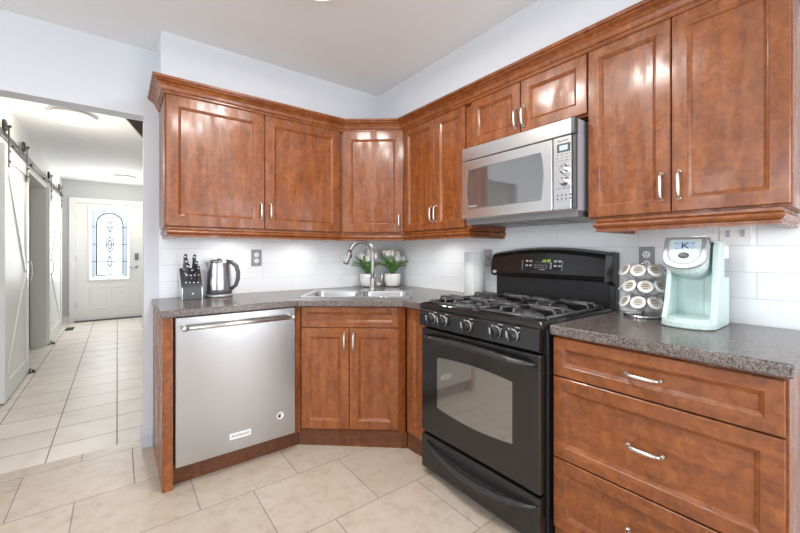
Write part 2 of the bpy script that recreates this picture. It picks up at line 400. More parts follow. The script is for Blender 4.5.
# entrance door at the hall's end
Md = FA(-2.60, 5.79, 0)
struct('trim_2', MB().box(-.085, 0, 0, 2.17, -.0, .03, Md).box(0, .96, 2.085, 2.17, 0, .03, Md).box(.93, 1.015, 0, 2.085, 0, .03, Md), WHITE)
d = MB().box(0, .93, .015, 2.08, 0, .02, Md)
for u0, u1 in ((.17, .43), (.49, .75)):
    d.loft([[(a, b, w) for a, b in ((u0 + i, .20 + i), (u1 - i, .20 + i), (u1 - i, .60 - i), (u0 + i, .60 - i))] for i, w in ((0, .02), (.005, .028), (.015, .028), (.03, .022), (.045, .022), (.06, .027))], Md)
door = struct('door_1', d, WHITE)
g = (.19, .75, .735, 2.0)
obj('glass_pane', MB().box(g[0], g[1], g[2], g[3], .02, .024, Md), GLASSD, door)
fr = MB()
for a in ((g[0] - .03, g[0], g[2] - .03, g[3] + .03), (g[1], g[1] + .03, g[2] - .03, g[3] + .03), (g[0], g[1], g[2] - .03, g[2]), (g[0], g[1], g[3], g[3] + .03)):
    fr.box(a[0], a[1], a[2], a[3], .02, .038, Md, .004)
obj('glass_frame', fr, WHITE, door)
cm = MB(); cu = (g[0] + g[1]) / 2
def came(pts, r=.0045):
    r *= 1.7
    cm.tube([Md @ Vector((u, v, .026)) for u, v in pts], r, 6)
came([(g[0] + .09, g[2] + .07), (g[0] + .09, 1.72)] + [(cu - .19 * math.cos(R(t)), 1.72 + .2 * math.sin(R(t))) for t in range(0, 181, 15)] + [(g[1] - .09, 1.72), (g[1] - .09, g[2] + .07), (g[0] + .09, g[2] + .07)], .006)
for vv in (1.05, 1.36, 1.67): came([(g[0] + .02, vv), (g[1] - .02, vv)], .003)
came([(cu, g[2] + .07), (cu, 1.92)], .003)
for cv, a, b in ((1.36, .05, .13), (1.36, .025, .08), (1.05, .03, .09), (1.68, .03, .09)):
    came([(cu + a * math.cos(R(t)), cv + b * math.sin(R(t))) for t in range(0, 361, 20)], .004)
obj('lead_came', cm, CAME, door)
bv = MB()
bv.box(g[0] + .02, g[0] + .075, g[2] + .03, g[3] - .03, .024, .027, Md); bv.box(g[1] - .075, g[1] - .02, g[2] + .03, g[3] - .03, .024, .027, Md)
for s_ in (-1, 1):
    pts = [(cu + s_ * .19, 1.97), (cu + s_ * .19, 1.75), (cu + s_ * .16, 1.84), (cu + s_ * .10, 1.90), (cu, 1.945), (cu, 1.97)]
    bv.prism(pts, .024, .027, Md)
obj('bevelled_glass_border', bv, BEVG, door)
obj('keypad_deadbolt', MB().box(.835, .895, 1.07, 1.20, .02, .045, Md, .008), MGREY, door)
obj('door_lever', MB().lathe([(.028, .02), (.028, .03), (.012, .034), (.012, .06)], 20, Md @ T(.868, .945, 0)).tube([Md @ Vector(p) for p in ((.868, .945, .06), (.80, .948, .062), (.755, .945, .055))], .009, 8), NICKEL, door)
for v in (.28, 1.10, 1.86): obj('hinge', MB().box(-.012, .008, v - .05, v + .05, .018, .034, Md), NICKEL, door)
struct('trim_3', MB().box(-2.62, -1.65, 5.70, 5.80, 0, .018), DWOOD)
# dark sloping underside of the staircase seen past the doorway head
struct('trim_4', MB().prism([(-2.2, 2.78), (-1.42, 1.80), (-1.42, 2.78)], -1.9, -1.3, FR((0, 0, 0), (1, 0, 0), (0, -1, 0))) if False else
       MB().add([(-2.02, 1.3, HC), (-1.42, 1.3, 1.75), (-1.42, 1.3, HC), (-2.02, 1.34, HC), (-1.42, 1.34, 1.75), (-1.42, 1.34, HC)], [(0, 1, 2), (3, 5, 4), (0, 3, 4, 1), (1, 4, 5, 2), (0, 2, 5, 3)]), DWOOD)

# ------------------------------------------------------------------ cabinetry
def panel_door(M, u0, u1, v0, v1, fr=.062, Tk=.02, mb=None):
    mb = mb or MB(); e = .0025
    prof = [(0, 0), (0, Tk - e), (e, Tk), (fr - .003, Tk), (fr, Tk - .003), (fr + .002, Tk - .0035), (fr + .010, Tk - .009), (fr + .0115, Tk - .0115)]
    rings = [[(u0 + i, v0 + i, w), (u1 - i, v0 + i, w), (u1 - i, v1 - i, w), (u0 + i, v1 - i, w)] for i, w in prof]
    return mb.loft(rings, M)
def handle_mb(M, cu, cv, L=.10, horiz=False, w0=.02):
    N = 12; pts = []; rad = []
    for k in range(N + 1):
        t = k / N; s = (t - .5) * L; h = w0 + .013 + .013 * (1 - (2 * t - 1) ** 4) ** .7
        pts.append((s, h)); rad.append(.0046 + .0024 * (1 - (2 * t - 1) ** 2))
    P3 = [(cu + s, cv, h) if horiz else (cu, cv + s, h) for s, h in pts]
    mb = MB().tube([M @ Vector(p) for p in P3], rad, 10)
    for s in (-L / 2, L / 2):
        c = (cu + s, cv) if horiz else (cu, cv + s)
        mb.lathe([(.007, w0), (.007, w0 + .004), (.005, w0 + .006), (.005, w0 + .014)], 12, M @ T(c[0], c[1], 0))
    return mb
def cabinet(name, label, M, W_, H, D, doors, group=None, fr=.062, base_center=None, cat='cabinet', carc=None, cm=WV):
    """doors: (kind, u0, u1, v0, v1, handle (u, v) or None, horizontal)"""
    c = M @ Vector((W_ / 2, 0, -D / 2))
    t = thing(name, label, cat, (c.x, c.y, c.z), group)
    obj('carcass', carc or MB().box(0, W_, 0, H, -D, 0, M, .002), cm, t)
    for kind, u0, u1, a, b, hd, hz in doors:
        dd = obj(kind, panel_door(M, u0, u1, a, b, fr=min(fr, (b - a) * .28), mb=None), WH if hz else WV, t)
        if hd: obj('handle', handle_mb(M, hd[0], hd[1], .10, hz), NICKEL, dd)
    return t
ZU0, ZU1 = 1.356, 2.10           # wall cabinet doors
yA, xB = -.33, -.335             # carcass fronts
# wall cabinet on the rear wall
M = FA(-1.812, yA, 1.35)
cabinet('wall_cabinet', 'double-door cherry wall cabinet above the knife block and kettle', M, 1.10, .80, .325,
        [('door', .006, .545, .006, .745, (.522, .12), False), ('door', .552, 1.095, .006, .745, (.583, .12), False)], 'cherry wall cabinets')
# diagonal corner wall cabinet
A0, B0 = Vector((-.705, yA)), Vector((xB, -.632))
dv = (B0 - A0); LW = dv.length; dn = dv.normalized(); nout = Vector((dn.y, -dn.x))
M = FR((A0.x, A0.y, 1.35), (dn.x, dn.y, 0), (nout.x, nout.y, 0))
carc = MB().prism([(A0.x, A0.y), (B0.x, B0.y), (-.008, B0.y), (-.008, -.008), (A0.x, -.008)], 1.35, 2.15)
cabinet('wall_cabinet', 'single-door diagonal corner wall cabinet above the faucet and tulips', M, LW, .8, .3,
        [('door', .02, LW - .012, .006, .745, (LW - .045, .085), False)], 'cherry wall cabinets', carc=carc)
# right wall cabinets
M = FB(xB, -.640, 1.35)
cabinet('wall_cabinet', 'narrow double-door cherry wall cabinet between the corner and the microwave', M, .64, .80, .33,
        [('door', .004, .330, .006, .745, (.312, .110), False), ('door', .334, .600, .006, .745, (.352, .110), False)], 'cherry wall cabinets', .05)
M = FB(xB, -1.283, 1.82)
cabinet('wall_cabinet', 'short double-door cherry wall cabinet directly above the microwave', M, .697, .33, .33,
        [('door', .010, .345, .008, .275, (.325, .085), False), ('door', .350, .690, .008, .275, (.370, .085), False)], 'cherry wall cabinets', .05)
M = FB(xB, -1.978, 1.35)
cabinet('wall_cabinet', 'large double-door cherry wall cabinet above the mint coffee maker', M, .630, .80, .33,
        [('door', .002, .311, .008, .748, (.284, .105), False), ('door', .315, .627, .008, .748, (.341, .105), False)], 'cherry wall cabinets', .05)
# crown moulding running round all the wall cabinets
cp = [(-.012, 2.092), (.006, 2.092), (.010, 2.100), (.010, 2.106), (.016, 2.109), (.019, 2.115), (.023, 2.128), (.033, 2.141), (.046, 2.149), (.050, 2.152), (.050, 2.156), (.060, 2.158), (.062, 2.163), (.062, 2.172), (-.012, 2.172)]
path = [(-1.812, -.002), (-1.812, yA - .02), (A0.x + .012, yA - .02), (xB - .02, B0.y + .012), (xB - .02, -2.608), (-.008, -2.608)]
cr = obj('crown_moulding', sweep(path, cp), WH); tag(cr, 'stepped cherry crown moulding running along the top of the wall cabinets', 'moulding')
# light rails
rp = [(-.035, 1.349), (-.002, 1.349), (-.002, 1.338), (-.006, 1.336), (.004, 1.330), (.006, 1.322), (.002, 1.314), (-.006, 1.308), (-.006, 1.302), (-.002, 1.300), (-.002, 1.294), (-.035, 1.294)]
path = [(-1.80, -.008), (-1.80, yA - .012), (A0.x + .008, yA - .012), (xB - .012, B0.y + .008), (xB - .012, -1.276), (-.008, -1.276)]
lr = obj('light_rail', sweep(path, rp), WH); tag(lr, 'cherry light rail moulding under the rear and corner wall cabinets', 'moulding', 'light rails')
path = [(-.008, -1.995), (xB - .012, -1.995), (xB - .012, -2.612), (-.008, -2.612)]
lr = obj('light_rail', sweep([(-.008, -2.004), (xB - .012, -2.004), (xB - .012, -2.588), (-.008, -2.588)], rp), WH); tag(lr, 'cherry light rail moulding under the large cabinet above the coffee maker', 'moulding', 'light rails')
# under-cabinet lamps
def ucl(x, y, label, p, ry=0):
    t = thing('puck_light', label, 'light', (x, y, 1.345), 'under-cabinet puck lights')
    obj('housing', MB().lathe([(.034, 0), (.034, -.012), (.028, -.016)], 24, T(x, y, 1.348)), WPL, t)
    obj('lens', MB().lathe([(.026, -.016), (.020, -.018)], 24, T(x, y, 1.348)), LAMP, t)
    l = bpy.data.lights.new('puck_lamp', 'SPOT'); l.energy = p; l.spot_size = R(172); l.spot_blend = .8; l.shadow_soft_size = .03; l.color = (1, .98, .95)
    o = bpy.data.objects.new('puck_lamp', l); COL.objects.link(o); o.parent = t; o.location = (0, 0, -.02)
ucl(-1.37, -.20, 'small round puck light under the wall cabinet above the kettle', 3.0)
ucl(-.93, -.20, 'small round puck light under the wall cabinet left of the faucet', 3.6)
ucl(-.20, -.80, 'small round puck light under the narrow cabinet near the paper towel', 3.2)
ucl(-.40, -.42, 'added puck light under the diagonal corner cabinet, brightening the tulips', 3.4)  # added to brighten the dark corner behind the tulips
ucl(-.20, -2.33, 'small round puck light under the cabinet above the coffee maker', 1.0)

# base units
CZ = .877                        # underside of the countertop
ep = obj('end_panel', MB().box(-1.845, -1.797, -.597, -.002, .0, CZ), WV, bevel=.002)
tag(ep, 'cherry wood end panel beside the left of the dishwasher', 'panel')
S0, S1 = Vector((-1.128, -.590)), Vector((-.652, -.982))
sd = S1 - S0; SW = sd.length; sn = sd.normalized(); so = Vector((sn.y, -sn.x))
MS = FR((S0.x, S0.y, 0), (sn.x, sn.y, 0), (so.x, so.y, 0))
MSc = FR((S0.x - so.x * .02, S0.y - so.y * .02, 0), (sn.x, sn.y, 0), (so.x, so.y, 0))
q0 = S0 - so * .02; q1 = S1 - so * .02
carc = MB()
cpoly = [(q0.x, q0.y), (q1.x, q1.y), (q1.x + .03, q1.y), (-.02, q1.y), (-.02, -.02), (q0.x, -.02)]
front = [(q0.x, q0.y), (q1.x, q1.y), (q1.x + .06, q1.y + .06), (q0.x + .06, q0.y + .06)]
carc.prism([(q0.x, q0.y), (q1.x, q1.y), (q1.x + .02, q1.y + .02), (q0.x + .02, q0.y + .02)], .10, CZ - .001)   # face frame
carc.box(q0.x, q0.x + .018, q0.y + .02, -.02, .10, CZ - .001).box(q1.x + .02, -.02, q1.y, q1.y + .018, .10, CZ - .001)
carc.prism(cpoly, .10, .118)
carc.prism([(-1.156, -.598), (S0.x + .004, S0.y - .003), (S0.x + .012, S0.y + .02), (-1.156, -.575)], .10, CZ - .001)
carc.prism([(S1.x - .006, S1.y + .003), (S1.x - .014, S1.y - .020), (S1.x + .03, S1.y - .022), (S1.x + .03, S1.y + .01)], .10, CZ - .001)
t = cabinet('sink_cabinet', 'diagonal cherry base cabinet with two doors under the corner sink', MSc, SW, .8, .3,
            [('false_drawer_front', .010, SW - .006, .745, .870, None, True), ('door', .010, SW * .5 - .002, .120, .739, (SW * .5 - .028, .660), False), ('door', SW * .5 + .002, SW - .006, .120, .739, (SW * .5 + .028, .660), False)], carc=carc, fr=.055)
tk = Vector((-1.117, -.560)); tk2 = Vector((-.600, -1.010)); tn = (tk2 - tk).normalized(); to = Vector((tn.y, -tn.x))
# toe boards (one length under each run)
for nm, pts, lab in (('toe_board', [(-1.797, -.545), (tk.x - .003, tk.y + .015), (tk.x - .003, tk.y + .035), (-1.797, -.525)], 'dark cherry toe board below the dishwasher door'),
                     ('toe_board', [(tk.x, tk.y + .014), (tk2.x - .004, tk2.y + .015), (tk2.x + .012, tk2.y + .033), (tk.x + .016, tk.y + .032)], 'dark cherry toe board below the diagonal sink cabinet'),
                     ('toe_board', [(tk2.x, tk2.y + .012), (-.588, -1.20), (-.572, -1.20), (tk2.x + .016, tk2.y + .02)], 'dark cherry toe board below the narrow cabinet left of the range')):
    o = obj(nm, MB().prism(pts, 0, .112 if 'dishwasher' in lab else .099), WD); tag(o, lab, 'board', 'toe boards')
M = FB(-.602, -1.006, 0)
cabinet('base_cabinet', 'narrow single-door cherry base cabinet squeezed between the sink cabinet and range', M, .185, .77, .5,
        [('door', .012, .180, .118, .868, None, False)], carc=MB().box(.0, .185, .10, CZ - .001, -.56, 0, M, .001))
# drawer bank right of the range
M = FB(-.612, -1.972, 0)
carc = MB().box(0, .66, .0, CZ - .001, -.60, 0, M, .002)
t = cabinet('drawer_cabinet', 'cherry base cabinet with three wide drawers right of the range', M, .66, .86, .60,
            [('drawer', .004, .654, .716, .866, (.325, .790), True), ('drawer', .004, .654, .392, .710, (.330, .549), True), ('drawer', .004, .654, .112, .386, (.330, .26), True)], carc=carc, fr=.05)

# countertops
sF0, sF1 = Vector((-1.105, -.505)), Vector((-.528, -.958))
su = (sF1 - sF0).normalized(); SL = (sF1 - sF0).length; sv = Vector((-su.y, su.x))
MK = Matrix(((su.x, sv.x, 0, sF0.x), (su.y, sv.y, 0, sF0.y), (0, 0, 1, .915), (0, 0, 0, 1)))   # sink frame: u along the front, v towards the corner
SD = .49
hole = [tuple((MK @ Vector((a, b, 0))).xy) for a, b in ((.02, .02), (SL - .02, .02), (SL - .02, SD - .02), (.02, SD - .02))]
outer = [(-1.853, -.007), (-1.853, -.625), (-1.150, -.625), (-.655, -1.022), (-.655, -1.198), (-.007, -1.198), (-.007, -.007)]
ct = obj('countertop', MB().holed(outer, [hole], CZ, .915), GRAN, bevel=.006); tag(ct, 'grey-brown speckled countertop wrapping the corner around the sink', 'countertop', 'countertops')
ct = obj('countertop', MB().prism([(-.007, -1.968), (-.648, -1.968), (-.648, -2.644), (-.007, -2.644)], CZ, .915), GRAN, bevel=.006); tag(ct, 'grey-brown speckled countertop carrying the mint coffee maker right of the range', 'countertop', 'countertops')

# ------------------------------------------------------------------ sink and faucet
t = thing('sink', 'stainless double-bowl sink set diagonally into the corner countertop', 'sink', tuple(MK @ Vector((SL / 2, SD / 2, 0))))
bw = [(.035, SL * .5 - .015), (SL * .5 + .015, SL - .035)]
rims = [[(x, y) for x, y in rrect(a, b, .035, SD - .10, .05)] for a, b in bw]
obj('rim', MB().holed(rrect(0, SL, 0, SD, .03), rims, 0.0, .006, MK), SINKM, t, bevel=.002)
for (a, b) in bw:
    rg = []
    for ins, z in ((0, .004), (.004, -.01), (.010, -.14), (.03, -.165), (.07, -.172)):
        rg.append([(x, y, z) for x, y in rrect(a + ins, b - ins, .035 + ins, SD - .10 - ins, max(.05 - ins * .3, .02))])
    bo = obj('basin', MB().loft(rg, MK, False, True, smooth=True), SINKM, t, fixn=False)
    obj('drain', MB().lathe([(.042, -.170), (.040, -.167), (.030, -.170), (.012, -.168)], 24, MK @ T((a + b) / 2, SD / 2 - .03, 0)), CHROME, bo)
fb = Vector((-.496, -.444)); 
t = thing('faucet', 'brushed nickel gooseneck pull-down faucet behind the corner sink', 'faucet', (fb.x, fb.y, .921))
obj('base', MB().lathe([(.030, .921), (.030, .928), (.024, .934), (.022, .99), (.021, 1.02)], 24, T(fb.x, fb.y, 0)), FAUC, t)
fd = Vector((-1.0, .12, 0)).normalized(); r_ = .093; zc = 1.192
pts = [Vector((fb.x, fb.y, z)) for z in (1.0, 1.06, 1.12)] + [Vector((fb.x, fb.y, zc)) + fd * (r_ - r_ * math.cos(R(a))) + Vector((0, 0, r_ * math.sin(R(a)))) for a in range(0, 166, 11)]
obj('spout', MB().tube(pts, .0145, 14, up=(0, 1, 0)), FAUC, t)
e1 = pts[-1]; dd = (pts[-1] - pts[-2]).normalized()
sp = obj('spray_head', MB().tube([e1, e1 + dd * .02, e1 + dd * .085, e1 + dd * .10], [.0155, .018, .021, .019], 16, up=(0, 1, 0)), FAUC, t)
obj('spray_button', MB().tube([e1 + dd * .03 + Vector((.02, -.006, 0)), e1 + dd * .055 + Vector((.022, -.006, 0))], .006, 8), BLKM, sp)
hd = Vector((.80, -.60, 0))
hp = Vector((fb.x, fb.y, .965))
obj('lever', MB().tube([hp + hd * .015, hp + hd * .070], .014, 14).tube([hp + hd * .066 + Vector((0, 0, -.006)), hp + hd * .068 + Vector((0, 0, .04)), hp + hd * .071 + Vector((0, 0, .085))], [.011, .009, .008], 10), FAUC, t)

# ------------------------------------------------------------------ dishwasher
t = thing('dishwasher', 'stainless steel dishwasher with a bar handle left of the sink cabinet', 'dishwasher', (-1.47, -.32, 0))
Dw = FA(-1.793, -.59, 0)
obj('tub_body', MB().box(.0, .632, .115, CZ - .002, -.52, -.012, Dw), BLKD, t)
dp = obj('door_panel', MB().box(.004, .629, .114, .873, -.010, .026, Dw, .004, seg=3), STEEL, t)
hb = MB().tube([Dw @ Vector(p) for p in ((.045, .821, .062), (.599, .821, .062))], .0115, 16)
hb.tube([Dw @ Vector(p) for p in ((.030, .821, .062), (.052, .821, .062))], .0145, 16).tube([Dw @ Vector(p) for p in ((.592, .821, .062), (.614, .821, .062))], .0145, 16)
hh = obj('handle', hb, NICKEL, dp)
for u in (.045, .599): obj('handle_bracket', MB().tube([Dw @ Vector((u, .821, .022)), Dw @ Vector((u, .821, .055))], [.012, .010], 14), NICKEL, hh)
bd = obj('badge', MB().box(.258, .370, .181, .2135, .026, .0275, Dw), WPL, dp, label='white nameplate with dark lettering')
obj('badge_lettering', text_mb('KitchenAid', .0225, Dw @ T(.314, .198, .0277), .0003, .92), BPRINT, bd)
st = obj('round_sticker', MB().lathe([(.021, .026), (.021, .0268)], 28, Dw @ T(.536, .243, 0)), WPL, dp, label='round white sticker with dark emblem')
obj('sticker_print', MB().lathe([(.0175, .0269), (.0175, .0272)], 24, Dw @ T(.536, .243, 0) @ Matrix.Diagonal((1, .12, 1, 1)) @ T(0, .09, 0)).lathe([(.010, .0269), (.010, .0272)], 20, Dw @ T(.531, .240, 0)), BPRINT, st)

# ------------------------------------------------------------------ range
t = thing('gas_range', 'black freestanding gas range between the two countertops', 'stove', (-.36, -1.583, 0))
Rg = FB(-.64, -1.205, 0); RW = .757
obj('body', MB().box(.003, RW - .003, .035, .905, -.62, 0, Rg, .003), BLKM, t)
for u in (.05, RW - .05):
    for w in (-.56, -.03): obj('foot', MB().lathe([(.018, 0), (.018, .008), (.010, .010), (.010, .036)], 14, Rg @ T(u, 0, w) @ Matrix.Rotation(R(-90), 4, 'X')), DGREY, t)
ck = obj('cooktop', MB().loft([[(x, y, z) for x, y in rrect(-.001 + i, RW + .001 - i, -.61 + i * .3, .045 - i, .012, 3)] for i, z in ((.002, .898), (0, .904), (0, .916), (.006, .926), (.014, .928), (.03, .916), (.05, .914))], Rg @ Matrix(((1, 0, 0, 0), (0, 0, 1, 0), (0, 1, 0, 0), (0, 0, 0, 1))), True, True), BLK, t)
# control panel with a leaning face
cpn = [(0.0, .802), (.035, .802), (.052, .808), (.046, .890), (.040, .897), (0, .897)]
cpm = MB().loft([[(u, v, w) for w, v in cpn] for u in (.012, RW - .012)], Rg)
def cpt(u, v): return Rg @ T(u, v, .0505 - (v - .815) * .08)
for u in (.115, .200, .364, .533, .621):
    Mk = cpt(u, .853)
    k = obj('knob', MB().lathe([(.027, 0), (.027, .006), (.023, .010), (.021, .028), (.018, .031)], 28, Mk), BLKM, t)
    obj('knob_rim', MB().lathe([(.0274, .003), (.0274, .0065), (.0255, .008)], 28, Mk, cap0=False, cap1=False), SILV, k)
    obj('knob_grip', MB().box(-.0065, .0065, -.024, .024, .028, .044, Mk @ Matrix.Rotation(R(8), 4, 'Z'), .003).box(-.0018, .0018, -.004, .023, .0438, .0446, Mk @ Matrix.Rotation(R(8), 4, 'Z'), mi=1), [BLKH, WPRINT], k)
    for a in (40, 75, 105, 140, 200, 250, 300): cpm.box(-.0022, .0022, .030, .036, -.0005, .0006, Mk @ Matrix.Rotation(R(a), 4, 'Z'), mi=1)
    cpm.box(.012, .034, .034, .0365, -.0008, .0006, Mk, mi=1)
for i in range(3): cpm.box(.668, .712 - i * .006, -.001, .001, -.0006, .0006, cpt(0, .826 - i * .006), mi=1)
obj('control_panel', cpm, [BLK, WPRINT], t)
# oven door
od = obj('oven_door', MB().box(.030, .750, .236, .793, .004, .050, Rg, .006, seg=3), BLK, t)
wy0, wy1 = .155, .620
wt = [(wy0 + (wy1 - wy0) * k / 16, .655 + .014 * (1 - (2 * k / 16 - 1) ** 2)) for k in range(17)]
wb = [(wy1 - (wy1 - wy0) * k / 16, .393 - .018 * (1 - (2 * k / 16 - 1) ** 2)) for k in range(17)]
obj('oven_window', MB().prism(wt + wb, .0500, .0510, Rg), BLKG, od)
N = 20; pts = []; 
for k in range(N + 1):
    s = k / N; pts.append(Rg @ Vector((.055 + .675 * s, .752 + .014 * math.sin(math.pi * s), .050 + .042 * min(1, math.sin(math.pi * s) * 2.2) ** .7)))
hb = MB().tube(pts, [.008 + .007 * min(1, math.sin(math.pi * k / N) * 2.5) for k in range(N + 1)], 14, up=(0, 0, 1))
obj('door_handle', hb, BLKH, od)
obj('vent_slot', MB().box(.06, .70, .779, .785, .049, .0512, Rg), BLKD, od)
# bottom drawer with long swooping pull
dw = obj('drawer', MB().box(.030, .748, .036, .222, .004, .050, Rg, .006, seg=3), BLK, t)
up_ = []; lo = []
N = 24
for k in range(N + 1):
    s = k / N; b = math.sin(math.pi * s)
    up_.append((.075 + .66 * s, .192 + .012 * b)); lo.append((.075 + .66 * s, .188 - .045 * b ** .8))
rc = [(x, y) for x, y in up_] + [(x, y) for x, y in lo[::-1][1:-1]]
obj('pull_recess', MB().prism(rc, .0500, .0508, Rg), BLKM, dw)
hb = MB()
pts = [Rg @ Vector((x, y, .051 + .034 * math.sin(math.pi * i / N) ** .6)) for i, (x, y) in enumerate(lo)]
hb.tube(pts, [.005 + .011 * math.sin(math.pi * i / N) ** .5 for i in range(N + 1)], 12, up=(0, 0, 1))
obj('drawer_pull', hb, BLKH, dw)
# burners and grates
def loc_top(u, w): return Rg @ Matrix(((1, 0, 0, u), (0, 0, 1, .914), (0, 1, 0, w), (0, 0, 0, 1)))
bs = [(.19, -.13, .045), (.57, -.13, .055), (.19, -.42, .050), (.57, -.42, .038)]
for u, w, r in bs:
    b = obj('burner', MB().lathe([(r + .02, 0), (r + .018, .004), (r, .006), (r * .9, .014), (r * .8, .015)], 28, loc_top(u, w)), MGREY, t)
    obj('burner_cap', MB().lathe([(r * .84, .015), (r * .86, .019), (r * .75, .023), (0.002, .024)], 28, loc_top(u, w)), IRON, b)
def bar(mb, a, b, r=.0062):
    mb.tube([Rg @ Vector((p[0], p[2], p[1])) for p in (a, b)], r, 8)
for ua, ub in ((.026, .374), (.383, .731)):
    mb = MB(); um = (ua + ub) / 2; w0, w1 = -.560, .008; wm = (w0 + w1) / 2; zl, zh = .934, .956
    loop = [(ua + .03, w0), (ub - .03, w0), (ub, w0 + .03), (ub, w1 - .03), (ub - .03, w1), (ua + .03, w1), (ua, w1 - .03), (ua, w0 + .03)]
    for i in range(8): bar(mb, (*loop[i], zl), (*loop[(i + 1) % 8], zl), .0065)
    bar(mb, (ua, wm, zl), (ub, wm, zl), .0065)
    for u_, w_ in ((ua, w0 + .04), (ub, w0 + .04), (ua, w1 - .04), (ub, w1 - .04), (ua, wm), (ub, wm)): bar(mb, (u_, w_, zl), (u_, w_, .915), .0075)
    for cw, e0, e1 in ((-.13, wm, w1), (-.42, w0, wm)):
        # looped fingers rising from the frame towards the burner
        for (du, dw2, reach) in ((-1, 0, um - ua), (1, 0, ub - um), (0, -1, cw - e0), (0, 1, e1 - cw)):
            px2, pw2 = -dw2, du
            hw = .034
            P = [(um + du * reach + px2 * hw, cw + dw2 * reach + pw2 * hw, zl), (um + du * (reach - .012) + px2 * hw, cw + dw2 * (reach - .012) + pw2 * hw, zh),
                 (um + du * .075 + px2 * hw * .75, cw + dw2 * .075 + pw2 * hw * .75, zh), (um + du * .040 + px2 * hw * .25, cw + dw2 * .040 + pw2 * hw * .25, zh - .002)]
            Q = [(p[0] - 2 * px2 * ((p[0] - um) * px2 + (p[1] - cw) * pw2), p[1] - 2 * pw2 * ((p[0] - um) * px2 + (p[1] - cw) * pw2), p[2]) for p in P]
            mb.tube([Rg @ Vector((x, z, w)) for x, w, z in P + Q[::-1]], .0068, 8)
    obj('grate', mb, IRON, t)
# backguard
Bg = FB(-.02, -1.205, 0)
obj('backguard_base', MB().box(.030, RW - .012, .90, 1.09, -.012, .025, Bg, .003), BLKM, t)
def bg_ring(u, sc=1.0):
    s = (u - .035) / .70; h = 1.205 + .030 * math.sin(math.pi * min(max(s, 0), 1)) ** .9
    return [(u, v, w) for v, w in ((1.060, -.012), (1.055, .05), (1.062, .078), (1.085, .085), (h - .035, .070), (h - .012, .058), (h, .030), (h - .001, -.012))]
us = [.022, .035] + [.035 + .70 * k / 20 for k in range(1, 21)] + [.742]
rings = [bg_ring(u) for u in us]
def shrink(r, f):
    c = Vector((r[0][0], 1.13, .03)); return [tuple(c + (Vector(p) - c) * f) for p in r]
rings[0] = shrink(rings[0], .86)
bgd = obj('backguard', MB().loft(rings, Bg, smooth=False), BLK, t, bevel=.004)
obj('backguard_end', MB().loft([[(.735, v, w) for v, w in ((.915, -.012), (.915, .03), (1.04, .035), (1.055, .095), (1.195, .075), (1.208, .03), (1.208, -.012))], [(.764, v, w) for v, w in ((.915, -.012), (.915, .028), (1.04, .032), (1.06, .07), (1.19, .055), (1.203, .025), (1.203, -.012))]], Bg), BLKM, t, bevel=.004)
# display on the leaning face
v_a, w_a, v_b, w_b = 1.085, .085, 1.190, .0675
tv = Vector((0, v_b - v_a, w_b - w_a)).normalized(); tw = Vector((0, -tv.z, tv.y))
Mp = Bg @ Matrix(((1, 0, 0, 0), (0, tv.y, tw.y, v_a), (0, tv.z, tw.z, w_a), (0, 0, 0, 1)))
bt = MB().box(.262, .512, .018, .098, 0, .0018, Mp, mi=2).box(.262, .2645, .02, .075, .0018, .0024, Mp).box(.5095, .512, .02, .075, .0018, .0024, Mp)
for u in (.285, .310, .463, .488): 
    for v in (.040, .066): bt.box(u, u + .016, v, v + .010, .0018, .0028, Mp)
for i in range(5):
    for j in range(2): bt.box(.340 + i * .018, .353 + i * .018, .030 + j * .013, .038 + j * .013, .0018, .0026, Mp, mi=1)
for j in range(3): bt.box(.440, .450, .028 + j * .013, .036 + j * .013, .0018, .0026, Mp)
bt.box(.375, .412, .021, .0245, .0018, .0026, Mp)
dsp = obj('display_panel', bt, [WPRINT, MGREY, BLKD], t)
lc = obj('clock_window', MB().box(.345, .440, .060, .092, .0018, .0024, Mp), DGREY, dsp)
dg = MB()
for i, u in enumerate((.392, .404, .420, .432)):
    for (a, b, c, d2) in ((0, .0075, 0, .002), (0, .0075, .009, .011), (0, .0075, .018, .02), (0, .0018, 0, .02), (.0062, .008, 0, .02)):
        if i == 0 and (b - a) > .003: continue
        dg.box(u + a, u + b, .066 + c, .066 + d2, .0024, .0028, Mp)
obj('clock_digits', dg, LCDG, lc)
obj('oval_emblem', MB().lathe([(.012, 0), (.012, .0015)], 20, Mp @ T(.062, .0, 0) @ Matrix.Diagonal((1.2, .8, 1, 1))), WPRINT, bgd)

# ------------------------------------------------------------------ microwave
t = thing('microwave', 'stainless over-the-range microwave mounted under the short wall cabinet', 'microwave', (-.2, -1.63, 1.365))
Mw = FB(-.40, -1.287, 1.393); MWW = .672
obj('body', MB().box(.002, MWW - .002, 0, .406, -.39, 0, Mw, .002), LGREY, t)
ug = obj('underside_hood', MB().box(.006, MWW - .004, -.030, 0, -.36, .0, Mw, .003).box(.15, .30, -.033, -.030, -.28, -.1, Mw).box(.38, .53, -.033, -.030, -.28, -.1, Mw), MGREY, t)
tr = obj('top_vent_strip', MB().box(0, MWW, .336, .408, 0, .030, Mw, .004), STEELM, t)
obj('strip_end', MB().box(MWW - .018, MWW + .001, .335, .409, .0, .031, Mw, .004), DGREY, tr)
md = obj('door', MB().box(0, .566, .003, .332, 0, .030, Mw, .004), STEELM, t)
